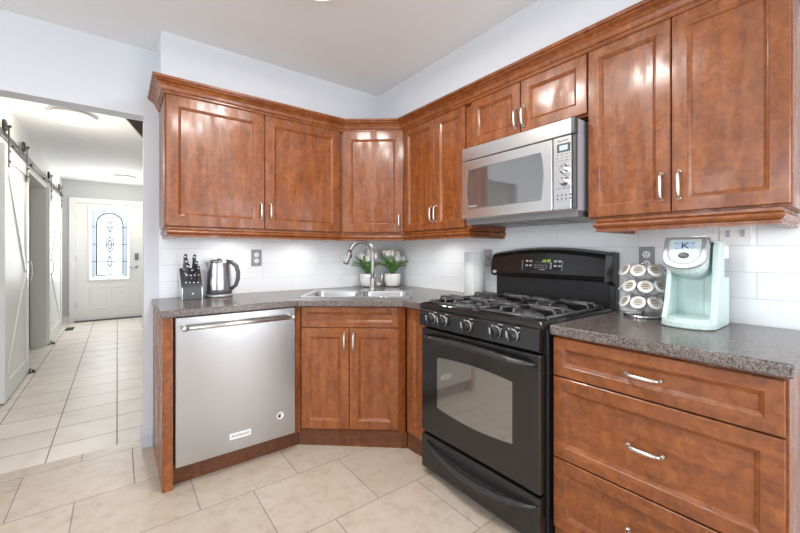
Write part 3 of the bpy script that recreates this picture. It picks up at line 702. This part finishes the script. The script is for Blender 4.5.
# bowed window
wl = []; n_ = 12
for k in range(n_ + 1): s = k / n_; wl.append((.052 - .012 * math.sin(math.pi * s) , .060 + .222 * s))
wr = [(.508 + .012 * math.sin(math.pi * (1 - k / n_)), .282 - .222 * k / n_) for k in range(n_ + 1)]
obj('window', MB().prism(wl + wr, .030, .0312, Mw), MWG, md)
rim_ = MB()
pp = [Mw @ Vector((x, y, .0305)) for x, y in wl + wr] ; pp.append(pp[0])
rim_.tube(pp, .0022, 8, up=(0, 0, 1)); obj('window_rim', rim_, MGREY, md)
obj('window_lettering', text_mb('Panasonic', .015, Mw @ T(.088, .073, .0314), .0002), WPRINT, md)

obj('side_trim', MB().box(MWW - .016, MWW, .003, .334, 0, .022, Mw, .005), DGREY, t)

mk = MB().box(.570, MWW - .016, .003, .332, 0, .030, Mw, .003)
for i in range(4):
    for v in (.222, .236, .250): mk.box(.586 + i * .021, .598 + i * .021, v, v + .003, .030, .0304, Mw, mi=1)
    for v in (.052, .068): mk.lathe([(.005, .030), (.005, .0305)], 12, Mw @ T(.592 + i * .020, v, 0), mi=1)
for i in range(3): mk.box(.590 + i * .024, .606 + i * .024, .098, .101, .030, .0304, Mw, mi=1)
mk.box(.590, .655, .010, .011, .030, .0304, Mw, mi=1); mk.box(.590, .655, .040, .041, .030, .0304, Mw, mi=1)
cpn = obj('control_panel', mk, [STEELM, MGREY], t)
obj('brand_lettering', text_mb('Panasonic', .0135, Mw @ T(.618, .314, .0302), .0003), BPRINT, cpn)
ds = obj('display', MB().box(.590, .652, .262, .300, .030, .0312, Mw), DGREY, cpn)
obj('lit_segment', MB().box(.602, .640, .270, .292, .0312, .0318, Mw), LCD, ds)
for v in (.186, .132):
    k = obj('dial', MB().lathe([(.023, 0), (.023, .004), (.018, .007), (.017, .022), (.014, .025)], 28, Mw @ T(.625, v, .030)), CHROME, t)
    obj('dial_mark', MB().box(-.0012, .0012, .003, .015, .025, .0256, Mw @ T(.625, v, .030)), BPRINT, k)

# ------------------------------------------------------------------ outlets and switch
def plate(name, label, M, w, h, m, kind, group=None):
    t = thing(name, label, 'switch' if kind == 'switch' else 'outlet', tuple(M.to_translation()), group)
    obj('cover_plate', MB().box(-w / 2, w / 2, -h / 2, h / 2, 0, .006, M, .002), m, t)
    if kind == 'duplex':
        for v in (.022, -.022):
            s = obj('socket', MB().lathe([(.017, .006), (.017, .009), (.015, .010)], 24, M @ T(0, v, 0)), WPL, t)
            obj('slots', MB().box(-.007, -.005, -.002, .008, .010, .0105, M @ T(0, v, 0)).box(.005, .007, -.002, .008, .010, .0105, M @ T(0, v, 0)).lathe([(.0025, .010), (.0025, .0105)], 10, M @ T(0, v - .008, 0)), BPRINT, s)
    else:
        for u in (-.023, .023):
            s = obj('toggle', MB().box(-.006, .006, -.014, .014, .006, .009, M @ T(u, 0, 0)).box(-.004, .004, 0, .009, .009, .018, M @ T(u, 0, 0), .001), LGREY, t)
    return t
plate('wall_outlet', 'grey-plated duplex outlet on the rear backsplash right of the kettle', FA(-1.218, -.006, 1.167), .072, .118, MGREY, 'duplex', 'wall outlets')
plate('wall_outlet', 'grey-plated duplex outlet behind the coffee pod carousel', FB(-.006, -2.090, 1.172), .066, .116, MGREY, 'duplex', 'wall outlets')
plate('wall_outlet', 'outlet half hidden between the paper towel roll and the range back', FB(-.006, -1.135, 1.168), .072, .116, SILV, 'duplex', 'wall outlets')
plate('light_switch', 'white double switch plate on the tiles behind the coffee maker', FB(-.006, -2.410, 1.281), .100, .095, WPL, 'switch')

# ------------------------------------------------------------------ knife block, knives
kx0, kx1 = -1.712, -1.596
KM = T(kx0, -.195, .9155)
kb = thing('knife_block', 'dark grey knife block with steel sides left of the kettle', 'knife block', (-1.654, -.12, .9155))
side = [(0, 0), (.145, 0), (.150, .185), (.115, .190), (.012, .075), (0, .075)]     # (back, up)
def ext(u0, u1, sh): return MB().loft([[(u, y, z) for y, z in sh] for u in (u0, u1)], KM)
obj('core', ext(.008, .108, side), DGREY, kb, bevel=.002)
for u in (0, .108): obj('side_plate', ext(u, u + .008, [(y, z) for y, z in side]), STEEL, kb, bevel=.001, label='brushed steel side plate')
obj('front_emblem', MB().lathe([(.006, 0), (.006, .001)], 16, FA(kx0 + .060, -.1955, .9155 + .036)), WPRINT, kb)
sl_d = Vector((.103, .115)).normalized()            # slope direction (back, up)
nd = Vector((0, -.42, .91)).normalized()
def knife(u, s, L, rad, label):
    rad *= 1.15
    p = KM @ Vector((u, .012 + sl_d.x * s, .075 + sl_d.y * s))
    t = thing('kitchen_knife', label, 'knife', tuple(p), 'knives in the block')
    bl = [p - nd * .07, p + nd * .004]
    sd_ = Vector((1, 0, 0)); fw = nd.cross(sd_)
    mb = MB(); mb.loft([[c + fw * a + sd_ * b for a, b in ((-rad * .8, -.001), (rad * .8, -.001), (rad * .8, .001), (-rad * .8, .001))] for c in bl]); obj('blade', mb, CHROME, t)
    obj('bolster', MB().tube([p + nd * .002, p + nd * .014], [rad * .85, rad * .9], 12, flat=.7, up=tuple(fw)), CHROME, t)
    q = p + nd * .014
    pts = [q, q + nd * L * .25, q + nd * L * .55 + fw * .003, q + nd * L * .85, q + nd * L - fw * .006]
    obj('handle', MB().tube(pts, [rad * .85, rad, rad * .85, rad * 1.1, rad * .95], 12, flat=.62, up=tuple(fw)), DGREY, t)
    e = pts[-1]; obj('end_cap', MB().tube([e - nd * .003, e + nd * .006 - fw * .002], [rad * 1.0, rad * .8], 12, flat=.64, up=tuple(fw)), CHROME, t)
spec = [(.028, .138, .088, .014, 'tall dark-handled knife at the upper left of the knife block'), (.032, .105, .082, .0135, 'dark-handled knife second down in the left column of the block'),
        (.036, .070, .080, .0135, 'dark-handled knife third down in the left column of the block'), (.078, .138, .085, .014, 'tall dark-handled knife at the upper right of the knife block'),
        (.086, .105, .070, .013, 'dark-handled knife second down in the right column of the block'), (.094, .072, .062, .012, 'dark-handled knife third down in the right column of the block'),
        (.060, .066, .052, .0105, 'short dark-handled knife in the middle of the knife block'), (.026, .028, .050, .010, 'short steak knife at the left end of the lowest row'),
        (.048, .028, .050, .010, 'short steak knife second from the left in the lowest row'), (.070, .028, .050, .010, 'short steak knife third from the left in the lowest row'),
        (.092, .028, .050, .010, 'short steak knife at the right end of the lowest row')]
for u, s, L, r, lab in spec: knife(u, s, L, r, lab)

# ------------------------------------------------------------------ kettle
kc = (-1.487, -.118); KT0 = T(kc[0], kc[1], .9155)
t = thing('electric_kettle', 'brushed steel electric kettle between the knife block and the outlet', 'kettle', (kc[0], kc[1], .9155))
obj('power_base', MB().lathe([(.076, 0), (.080, .004), (.080, .016), (.074, .020)], 40, KT0), SILV, t)
obj('base_ring', MB().lathe([(.074, .022), (.077, .024), (.077, .038), (.076, .040)], 40, KT0), DGREY, t)
obj('body', MB().lathe([(.0755, .040), (.0765, .048), (.075, .10), (.070, .17), (.064, .222), (.0625, .228)], 40, KT0), STEELV, t)
lid = obj('lid', MB().lathe([(.0625, .228), (.062, .236), (.052, .242), (.012, .244)], 40, KT0), STEELV, t)
obj('lid_knob', MB().lathe([(.012, .244), (.014, .248), (.008, .251)], 20, KT0), DGREY, lid)
ir = Vector((.796, -.605, 0))      # towards the picture's right
def kp(a, z, s=0): return KT0 @ (Vector((ir.x * a, ir.y * a, z)) + Vector((-ir.y, ir.x, 0)) * s)
sp = MB()
sp.loft([[kp(-.055, .150, -.012), kp(-.055, .150, .012), kp(-.068, .150, .004), kp(-.068, .150, -.004)],
         [kp(-.050, .190, -.024), kp(-.050, .190, .024), kp(-.080, .198, .009), kp(-.080, .198, -.009)],
         [kp(-.045, .229, -.034), kp(-.045, .229, .034), kp(-.094, .229, .008), kp(-.094, .229, -.008)]])
obj('spout', sp, STEELV, t, bevel=.003)
pts = [kp(.050, .232), kp(.085, .226), kp(.112, .200), kp(.124, .160), kp(.122, .115), kp(.108, .075), kp(.080, .052)]
obj('handle', MB().tube(pts, [.012, .014, .0135, .013, .013, .0125, .012], 12, flat=1.15), DGREY, t)

# ------------------------------------------------------------------ tulips
def tulip(px, py, label, seed, pr, ph):
    rnd = random.Random(seed); M0 = T(px, py, .9155)
    t = thing('potted_tulips', label, 'plant', (px, py, .9155), 'white tulips in white pots')
    pot = obj('pot', MB().lathe([(pr * .80, .006), (pr * .86, .012), (pr, ph * .5), (pr, ph - .004), (pr * .98, ph), (pr * .93, ph), (pr * .92, ph - .015)], 36, M0, cap1=False), CERAM, t)
    obj('pot_feet', MB().lathe([(pr * .62, 0), (pr * .66, .007)], 24, M0), DGREY, pot)
    obj('soil', MB().lathe([(pr * .92, ph - .016), (pr * .5, ph - .010), (.002, ph - .008)], 24, M0), SOIL, t)
    lf = MB()
    for k in range(22):
        a = 2 * math.pi * k / 22 + rnd.uniform(-.2, .2); L = rnd.uniform(.10, .165); lean = rnd.uniform(.2, .95) if k % 2 else rnd.uniform(.85, 1.35); L *= 1.3
        d = Vector((math.cos(a), math.sin(a), 0)); s = Vector((-d.y, d.x, 0)); wd = rnd.uniform(.018, .026)
        rings = []
        for j in range(7):
            f = j / 6; ang = lean * f ** .8
            p = Vector((0, 0, ph - .012)) + d * (.012 + L * f * math.sin(ang)) + Vector((0, 0, L * f * math.cos(ang * .92)))
            w_ = wd * math.sin(math.pi * (.22 + .76 * f)) + .0008; th = .0008
            up = Vector((0, 0, 1)) if ang > .8 else -d
            cup = up * (w_ * .35)
            ring = [p - s * w_ + cup, p - Vector(up) * th, p + s * w_ + cup, p + Vector(up) * th]
            rings.append([Vector((min(q.x, -.016 - px), min(q.y, -.016 - py), q.z)) for q in ring])
        lf.loft(rings, M0, smooth=True, mi=k % 2)
    obj('foliage', lf, [LEAF, LEAF2], t)
    for k in range(12):
        a = 2 * math.pi * k / 9 + rnd.uniform(-.3, .3); rr = (rnd.uniform(.35, .9) if k < 8 else rnd.uniform(.05, .4)) * pr * 1.3; hgt = rnd.uniform(.085, .150) if k < 8 else rnd.uniform(.125, .17)
        top = Vector((min(math.cos(a) * rr, -.04 - px), min(math.sin(a) * rr, -.04 - py), ph + hgt)); b0 = Vector((math.cos(a) * rr * .3, math.sin(a) * rr * .3, ph - .012))
        st = obj('stem', MB().tube([M0 @ b0, M0 @ (b0.lerp(top, .5) + Vector((0, 0, .01))), M0 @ top], .0025, 6), LEAF2, t)
        fm = MB(); ax = (top - b0).normalized(); Mq = M0 @ T(*top) @ ax.to_track_quat('Z', 'Y').to_matrix().to_4x4() @ Matrix.Scale(1.5, 4)
        fm.lathe([(.003, -.003), (.011, .004), (.0145, .014), (.0135, .024), (.009, .034), (.004, .037)], 12, Mq)
        for q in range(5):
            b = 2 * math.pi * q / 5; dd = Vector((math.cos(b), math.sin(b), 0)); ss = Vector((-dd.y, dd.x, 0))
            fm.loft([[dd * r - ss * w2 + Vector((0, 0, z)), dd * (r + .002) + Vector((0, 0, z)), dd * r + ss * w2 + Vector((0, 0, z))] for r, w2, z in ((.006, .004, 0), (.0140, .010, .010), (.0155, .009, .022), (.011, .004, .036), (.008, .001, .041))], Mq, smooth=True)
        obj('blossom', fm, PETAL, st)
tulip(-.318, -.098, 'white-potted white tulips standing directly behind the faucet', 3, .069, .112)
tulip(-.142, -.212, 'white-potted white tulips standing right of the faucet in the corner', 11, .069, .112)

# ------------------------------------------------------------------ paper towel roll
px_, py_ = -.125, -1.117
t = thing('paper_towel_roll', 'pale grey paper towel roll standing left of the range backguard', 'paper towel', (px_, py_, .9155))
obj('roll', MB().lathe([(.066, 0), (.068, .003), (.068, .290), (.066, .293), (.022, .293), (.022, .28)], 44, T(px_, py_, .9155), cap1=False), PAPER, t)
obj('core', MB().lathe([(.0225, .02), (.0225, .292), (.0205, .292), (.0205, .02)], 28, T(px_, py_, .9155), cap0=False, cap1=False), plain('brown_card', (.35, .27, .19), .8), t)
obj('loose_sheet', MB().box(-.0695, -.0682, -.02, .0, .004, .288, T(px_, py_, .9155) @ Matrix.Rotation(R(25), 4, 'Z')), PAPER, t)

# ------------------------------------------------------------------ coffee pod carousel
cc = (-.135, -2.118); CM = T(cc[0], cc[1], .9155)
t = thing('pod_carousel', 'chrome wire pod carousel between the range and the coffee maker', 'carousel', (cc[0], cc[1], .9155))
obj('base_disc', MB().lathe([(.074, 0), (.076, .003), (.076, .010), (.066, .013), (.01, .015)], 40, CM), CHROME, t)
obj('post', MB().lathe([(.006, .013), (.006, .232), (.010, .234), (.010, .244), (.004, .248)], 16, CM), CHROME, t)
tiers = [.030, .100, .170]; NP = 8
lens = []
for zt in tiers:
    rg = MB()
    for rr, zz in ((.040, .012), (.066, .030)):
        rg.tube([CM @ Vector((rr * math.cos(2 * math.pi * k / 32), rr * math.sin(2 * math.pi * k / 32), zt + zz)) for k in range(33)], .0018, 6)
    for k in range(4):
        a = 2 * math.pi * (k + .5) / 4
        rg.tube([CM @ Vector((r * math.cos(a), r * math.sin(a), zt + z)) for r, z in ((.005, .008), (.040, .012), (.066, .030))], .0018, 6)
    obj('wire_tier', rg, CHROME, t)
names_t = ['bottom', 'middle', 'top']; proto = None
facing = math.atan2(-2.79 - cc[1], -2.022 - cc[0])
def copy_tree(o, parent=None):
    c = o.copy(); COL.objects.link(c)
    if parent is not None: c.parent = parent
    for ch in list(o.children): copy_tree(ch, c)
    return c
ordn = ['facing the room', 'first to the right of front', 'second to the right of front', 'third to the right of front', 'at the back', 'third to the left of front', 'second to the left of front', 'first to the left of front']
for ti, zt in enumerate(tiers):
    for k in range(NP):
        a = facing + (.12 if ti == 1 else -.22) + 2 * math.pi * k / NP
        tilt = R(57)
        Mx = CM @ Matrix.Rotation(a, 4, 'Z') @ T(.038, 0, zt + .014) @ Matrix.Rotation(tilt, 4, 'Y') @ Matrix.Scale(1.17, 4)
        if proto is None:
            Mx0 = Mx
            proto = thing('coffee_pod', '', 'coffee pod', M=Mx, group='coffee pods on the carousel')
            obj('cup', MB().lathe([(.0165, .0), (.018, .003), (.0215, .040), (.0255, .0415), (.0255, .0435)], 20, Mx), POD, proto)
            ld = obj('lid', MB().lathe([(.0245, .0435), (.0240, .0442), (.002, .0442)], 20, Mx), FOIL, proto)
            obj('lid_print', MB().lathe([(.0170, .0443), (.0168, .0446)], 20, Mx), PODP, ld)
            obj('lid_lettering', MB().box(-.010, -.006, -.010, .010, .0447, .0449, Mx).box(-.001, .003, -.012, .012, .0447, .0449, Mx).box(.008, .0105, -.007, .007, .0447, .0449, Mx), PODB, ld)
            o = proto
        else:
            o = copy_tree(proto)
            o.location = Mx.to_translation(); o.rotation_euler = Mx.to_euler(); o.scale = Mx.to_scale()
        o['label'] = 'white coffee pod in the %s tier of the carousel, %s' % (names_t[ti], ordn[k])

# ------------------------------------------------------------------ coffee maker (faces the room)
KW = .168
Kf = FB(-.075, -2.235, .9155)      # u across, v up, w towards the room
t = thing('coffee_maker', 'mint green single-serve coffee maker at the right end of the counter', 'coffee maker', (-.19, -2.32, .9155))
def sect(hw, w0, w1, r, n=8):
    """plan outline: flat back at w0, rounded front reaching w1"""
    pts = [(KW / 2 - hw, w0), (KW / 2 + hw, w0)]
    for k in range(n + 1):
        a = math.pi * k / n; pts.append((KW / 2 + hw * math.cos(a), w1 - r + r * math.sin(a)))
    return pts
def loftv(secs, mb=None): return (mb or MB()).loft([[(u, v, w) for u, w in s] for v, s in secs], Kf, True, True)
obj('base', loftv([(.0, sect(.078, 0, .246, .05)), (.004, sect(.083, 0, .252, .05)), (.022, sect(.083, 0, .252, .05)), (.030, sect(.079, 0, .246, .05))]), MINTL, t, bevel=.0015)
dr = obj('drip_tray', loftv([(.030, sect(.070, .07, .238, .045)), (.036, sect(.070, .07, .238, .045)), (.038, sect(.066, .075, .233, .045))]), MINTL, t)
obj('tray_grille', MB().box(.045, .123, .038, .0386, .10, .20, Kf), MINT, dr)
# hollow front: back wall, cheeks
obj('back_column', MB().box(.006, KW - .056, .028, .300, 0, .075, Kf, .008).box(KW - .058, KW - .006, .028, .300, .071, .08, Kf), MINT, t)
ch = MB()
for u0, u1 in ((.0, .020),):
    ch.loft([[(u, v, w) for v, w in ((.028, .02), (.028, .215), (.10, .180), (.20, .155), (.25, .15), (.25, .02))] for u in (u0 + .003, u1)], Kf)
obj('left_cheek', ch, MINTL, t, bevel=.003)
obj('right_side_panel', MB().loft([[(u, v, w) for v, w in ((.0, .072), (.0, .192), (.10, .172), (.24, .150), (.315, .138), (.330, .125), (.332, .072))] for u in (KW - .020, KW + .002)], Kf), MINTL, t, bevel=.005)
# head: U-shaped face leaning back
def uface(hw, top, bot, n=10):
    pts = [(KW / 2 - .010 + hw * .88, top)]
    pts = [(-hw * .93, top), (hw * .93, top), (hw, top - .012)]
    for k in range(n + 1):
        a = math.pi * k / n
        pts.append((hw * math.cos(a) * (1 if k not in () else 1), bot + .052 - .052 * math.sin(a) ** .8))
    pts.append((-hw, top - .012))
    return [(KW / 2 - .012 + u, v) for u, v in pts]
lean = Vector((0, math.cos(R(20)), -math.sin(R(20)))); hn = Vector((0, math.sin(R(20)), math.cos(R(20))))
Kh = Kf @ Matrix(((1, 0, 0, 0), (0, lean.y, hn.y, .246), (0, lean.z, hn.z, .198), (0, 0, 0, 1)))
def hring(hw, top, bot, z): return [(u, v, z) for u, v in uface(hw, top, bot)]
head = obj('head', MB().loft([hring(.064, .100, -.022, -.15), hring(.066, .104, -.036, -.06), hring(.068, .106, -.036, -.022), hring(.068, .106, -.022, 0)], Kh), MINTL, t, bevel=.002)
bz = obj('silver_bezel', MB().loft([hring(.0695, .1075, -.024, -.014), hring(.0705, .1085, -.025, .004), hring(.068, .106, -.022, .008), hring(.055, .100, -.006, .008), hring(.053, .098, -.004, .005)], Kh), SILV, head, label='silver bezel')
obj('face_plate', MB().loft([hring(.0525, .0975, -.0035, .005), hring(.0515, .0965, -.002, .0068), hring(.047, .092, .002, .0074)], Kh), MINTL, head)
sc_ = obj('screen', MB().box(KW / 2 - .046, KW / 2 + .022, .052, .086, .0072, .0085, Kh), LCD, head)
obj('screen_letter', text_mb('K', .036, Kh @ T(KW / 2 - .010, .069, .0087), .0003, 1.25), LCDN, sc_)
obj('screen_markings', MB().box(KW / 2 - .043, KW / 2 - .030, .058, .060, .0085, .0089, Kh).box(KW / 2 - .043, KW / 2 - .034, .078, .080, .0085, .0089, Kh).box(KW / 2 + .008, KW / 2 + .018, .058, .060, .0085, .0089, Kh).box(KW / 2 + .008, KW / 2 + .018, .078, .080, .0085, .0089, Kh), LCDN, sc_)
obj('brew_button', MB().lathe([(.0155, .0070), (.0150, .0092), (.010, .0102), (.002, .0100)], 28, Kh @ T(KW / 2 - .012, .030, 0) @ Matrix.Diagonal((1.15, .8, 1, 1))), DGREY, head)
obj('lift_handle', MB().loft([hring(.069, .109, .070, -.13), hring(.0715, .1105, .062, -.012)], Kh, False, False).loft([hring(.066, .1075, .075, -.15), hring(.069, .109, .070, -.13)], Kh, False, False), SILV, head, label='silver lift handle')
# water reservoir at the right rear
obj('reservoir', MB().box(KW - .052, KW, .19, .300, .002, .068, Kf, .006), CLEAR, t, label='clear water reservoir')
obj('reservoir_lid', MB().box(KW - .056, KW + .001, .262, .318, .0, .070, Kf, .006), WPL, t)
obj('reservoir_cradle', MB().box(KW - .054, KW + .002, .0, .192, .0, .071, Kf, .006), MINTL, t)

# ------------------------------------------------------------------ ceiling lights
def flush(x, y, r, label, m, p, col, zc=HC, spot=True):
    t = thing('ceiling_light', label, 'light', (x, y, zc), 'flush ceiling lights')
    obj('mounting_plate', MB().lathe([(r * .88, 0), (r * .88, -.028)], 40, T(x, y, zc)), WHITE, t)
    obj('shade_ring', MB().lathe([(r * .90, -.026), (r, -.028), (r, -.058), (r * .97, -.060)], 44, T(x, y, zc), cap0=True, cap1=False), LAMPS, t)
    obj('diffuser', MB().lathe([(r * .965, -.058), (r * .955, -.064), (r * .6, -.069), (.004, -.070)], 44, T(x, y, zc)), m, t)
    if y > 0:
        l = bpy.data.lights.new('ceiling_lamp', 'POINT'); l.shadow_soft_size = .12; l.energy = p; l.color = col
    else:
        l = bpy.data.lights.new('ceiling_lamp', 'AREA'); l.shape = 'DISK'; l.size = r * 1.9; l.energy = p; l.color = col
    o = bpy.data.objects.new('ceiling_lamp', l); COL.objects.link(o); o.parent = t; o.location = (0, 0, -.38 if y > 0 else -.075)
flush(-1.354, -1.30, .185, 'round flush ceiling light over the kitchen floor, cut by the top edge', LAMPK, 14, (1, .97, .93))
flush(-1.50, -1.85, .185, 'added unseen flush ceiling light nearest the camera, for glare on the cabinet doors', LAMPK, 10, (1, .97, .93))  # added fixture, guessed from the glare on the upper cabinet doors
flush(-2.345, 1.69, .165, 'round lit flush ceiling light just past the hall doorway', LAMP, 13, (1, .91, .79))
flush(-1.92, 4.85, .170, 'round lit flush ceiling light near the entrance door', LAMP, 13, (1, .91, .79))

# ------------------------------------------------------------------ barn doors in the hall
def barn(y0, y1, label, near_first):
    t = thing('barn_door', label, 'door', (-2.745, (y0 + y1) / 2, .015), 'sliding barn doors')
    z0, z1 = .015, 2.07; xb, xf = -2.764, -2.728
    obj('slab', MB().box(xb, xf - .012, y0, y1, z0, z1, None, .002), BARNW, t)
    s = .11; xs, xe = xf - .013, xf
    f = MB().box(xs, xe, y0, y0 + s, z0, z1, None, .002).box(xs, xe, y1 - s, y1, z0, z1, None, .002).box(xs, xe, y0 + s, y1 - s, z1 - s, z1, None, .002).box(xs, xe, y0 + s, y1 - s, z0, z0 + s * 1.3, None, .002)
    obj('frame', f, BARNW, t)
    ya, yb = (y0 + s, y1 - s) if near_first else (y1 - s, y0 + s)
    zm = 1.02
    for za in (z1 - s, z0 + s * 1.3):
        A = Vector((0, ya, za)); Bv = Vector((0, yb, zm)); dd = (Bv - A).normalized(); nn = Vector((0, -dd.z, dd.y)) * .035
        obj('brace', MB().loft([[(x, p.y, p.z) for p in (A - nn, A + nn, Bv + nn, Bv - nn)] for x in (xs, xe - .002)]), BARNW, t)
    yh = yb + (.05 if near_first else -.05)
    hb = MB().tube([(xf, yh, .98 - .0), (xf + .03, yh, .99), (xf + .035, yh, 1.03)] , .007, 8)
    hb = MB().tube([(xf - .002, yh, .92), (xf + .022, yh, .935), (xf + .03, yh, .98), (xf + .03, yh, 1.06), (xf + .022, yh, 1.105), (xf - .002, yh, 1.12)], .005, 8)
    obj('pull_handle', hb, NICKEL, t)
    for yy in (y0 + .12, y1 - .12):
        hg = obj('hanger_strap', MB().box(xf - .001, xf + .006, yy - .022, yy + .022, 1.90, 2.24, None, .002), BRONZE, t)
        obj('wheel', MB().lathe([(.012, -.012), (.052, -.011), (.052, .004), (.044, .006), (.044, .010), (.012, .012)], 28, T(-2.748, yy, 2.235) @ Matrix.Rotation(R(90), 4, 'Y')), BRONZE, hg)
        obj('bolts', MB().lathe([(.010, 0), (.010, .006), (.004, .009)], 10, T(xf + .006, yy, 1.95) @ Matrix.Rotation(R(90), 4, 'Y')).lathe([(.010, 0), (.010, .006), (.004, .009)], 10, T(xf + .006, yy, 2.03) @ Matrix.Rotation(R(90), 4, 'Y')).lathe([(.014, 0), (.014, .008), (.004, .012)], 10, T(xf + .006, yy, 2.235) @ Matrix.Rotation(R(90), 4, 'Y')), BRONZE, hg)
barn(1.43, 2.44, 'white sliding barn door nearest the kitchen doorway', True)
barn(3.86, 5.22, 'white sliding barn door at the far end of the hall', False)
tr = thing('barn_door_track', 'dark metal rail carrying the sliding barn doors along the hall wall', 'rail', (-2.765, 3.2, 2.17))
obj('rail', MB().box(-2.752, -2.744, .9, 5.6, 2.145, 2.185, None, .002), BRONZE, tr)
for y in (1.1, 2.0, 2.9, 3.8, 4.7, 5.5): obj('standoff', MB().lathe([(.012, 0), (.012, .034)], 12, T(-2.78, y, 2.165) @ Matrix.Rotation(R(90), 4, 'Y')), BRONZE, tr)
for y, lab in ((2.42, 'small dark floor guide at the bottom corner of the nearer barn door'), (3.90, 'small dark floor guide at the bottom corner of the farther barn door')):
    o = obj('floor_guide', MB().box(-2.775, -2.68, y - .02, y + .02, 0, .006, None).box(-2.722, -2.712, y - .02, y + .02, .006, .045, None).lathe([(.012, .006), (.010, .03)], 10, T(-2.695, y, 0)), BRONZE); tag(o, lab, 'bracket', 'barn door floor guides')
fv = thing('floor_vent', 'small brown metal floor vent before the entrance door', 'vent', (-2.62, 5.05, 0))
obj('grille_frame', MB().box(-2.67, -2.57, 4.90, 5.20, 0, .006, None, .002), DWOOD, fv)
gr = MB()
for k in range(9): gr.box(-2.66, -2.58, 4.92 + k * .03, 4.932 + k * .03, .006, .008)
obj('louvres', gr, BRONZE, fv)
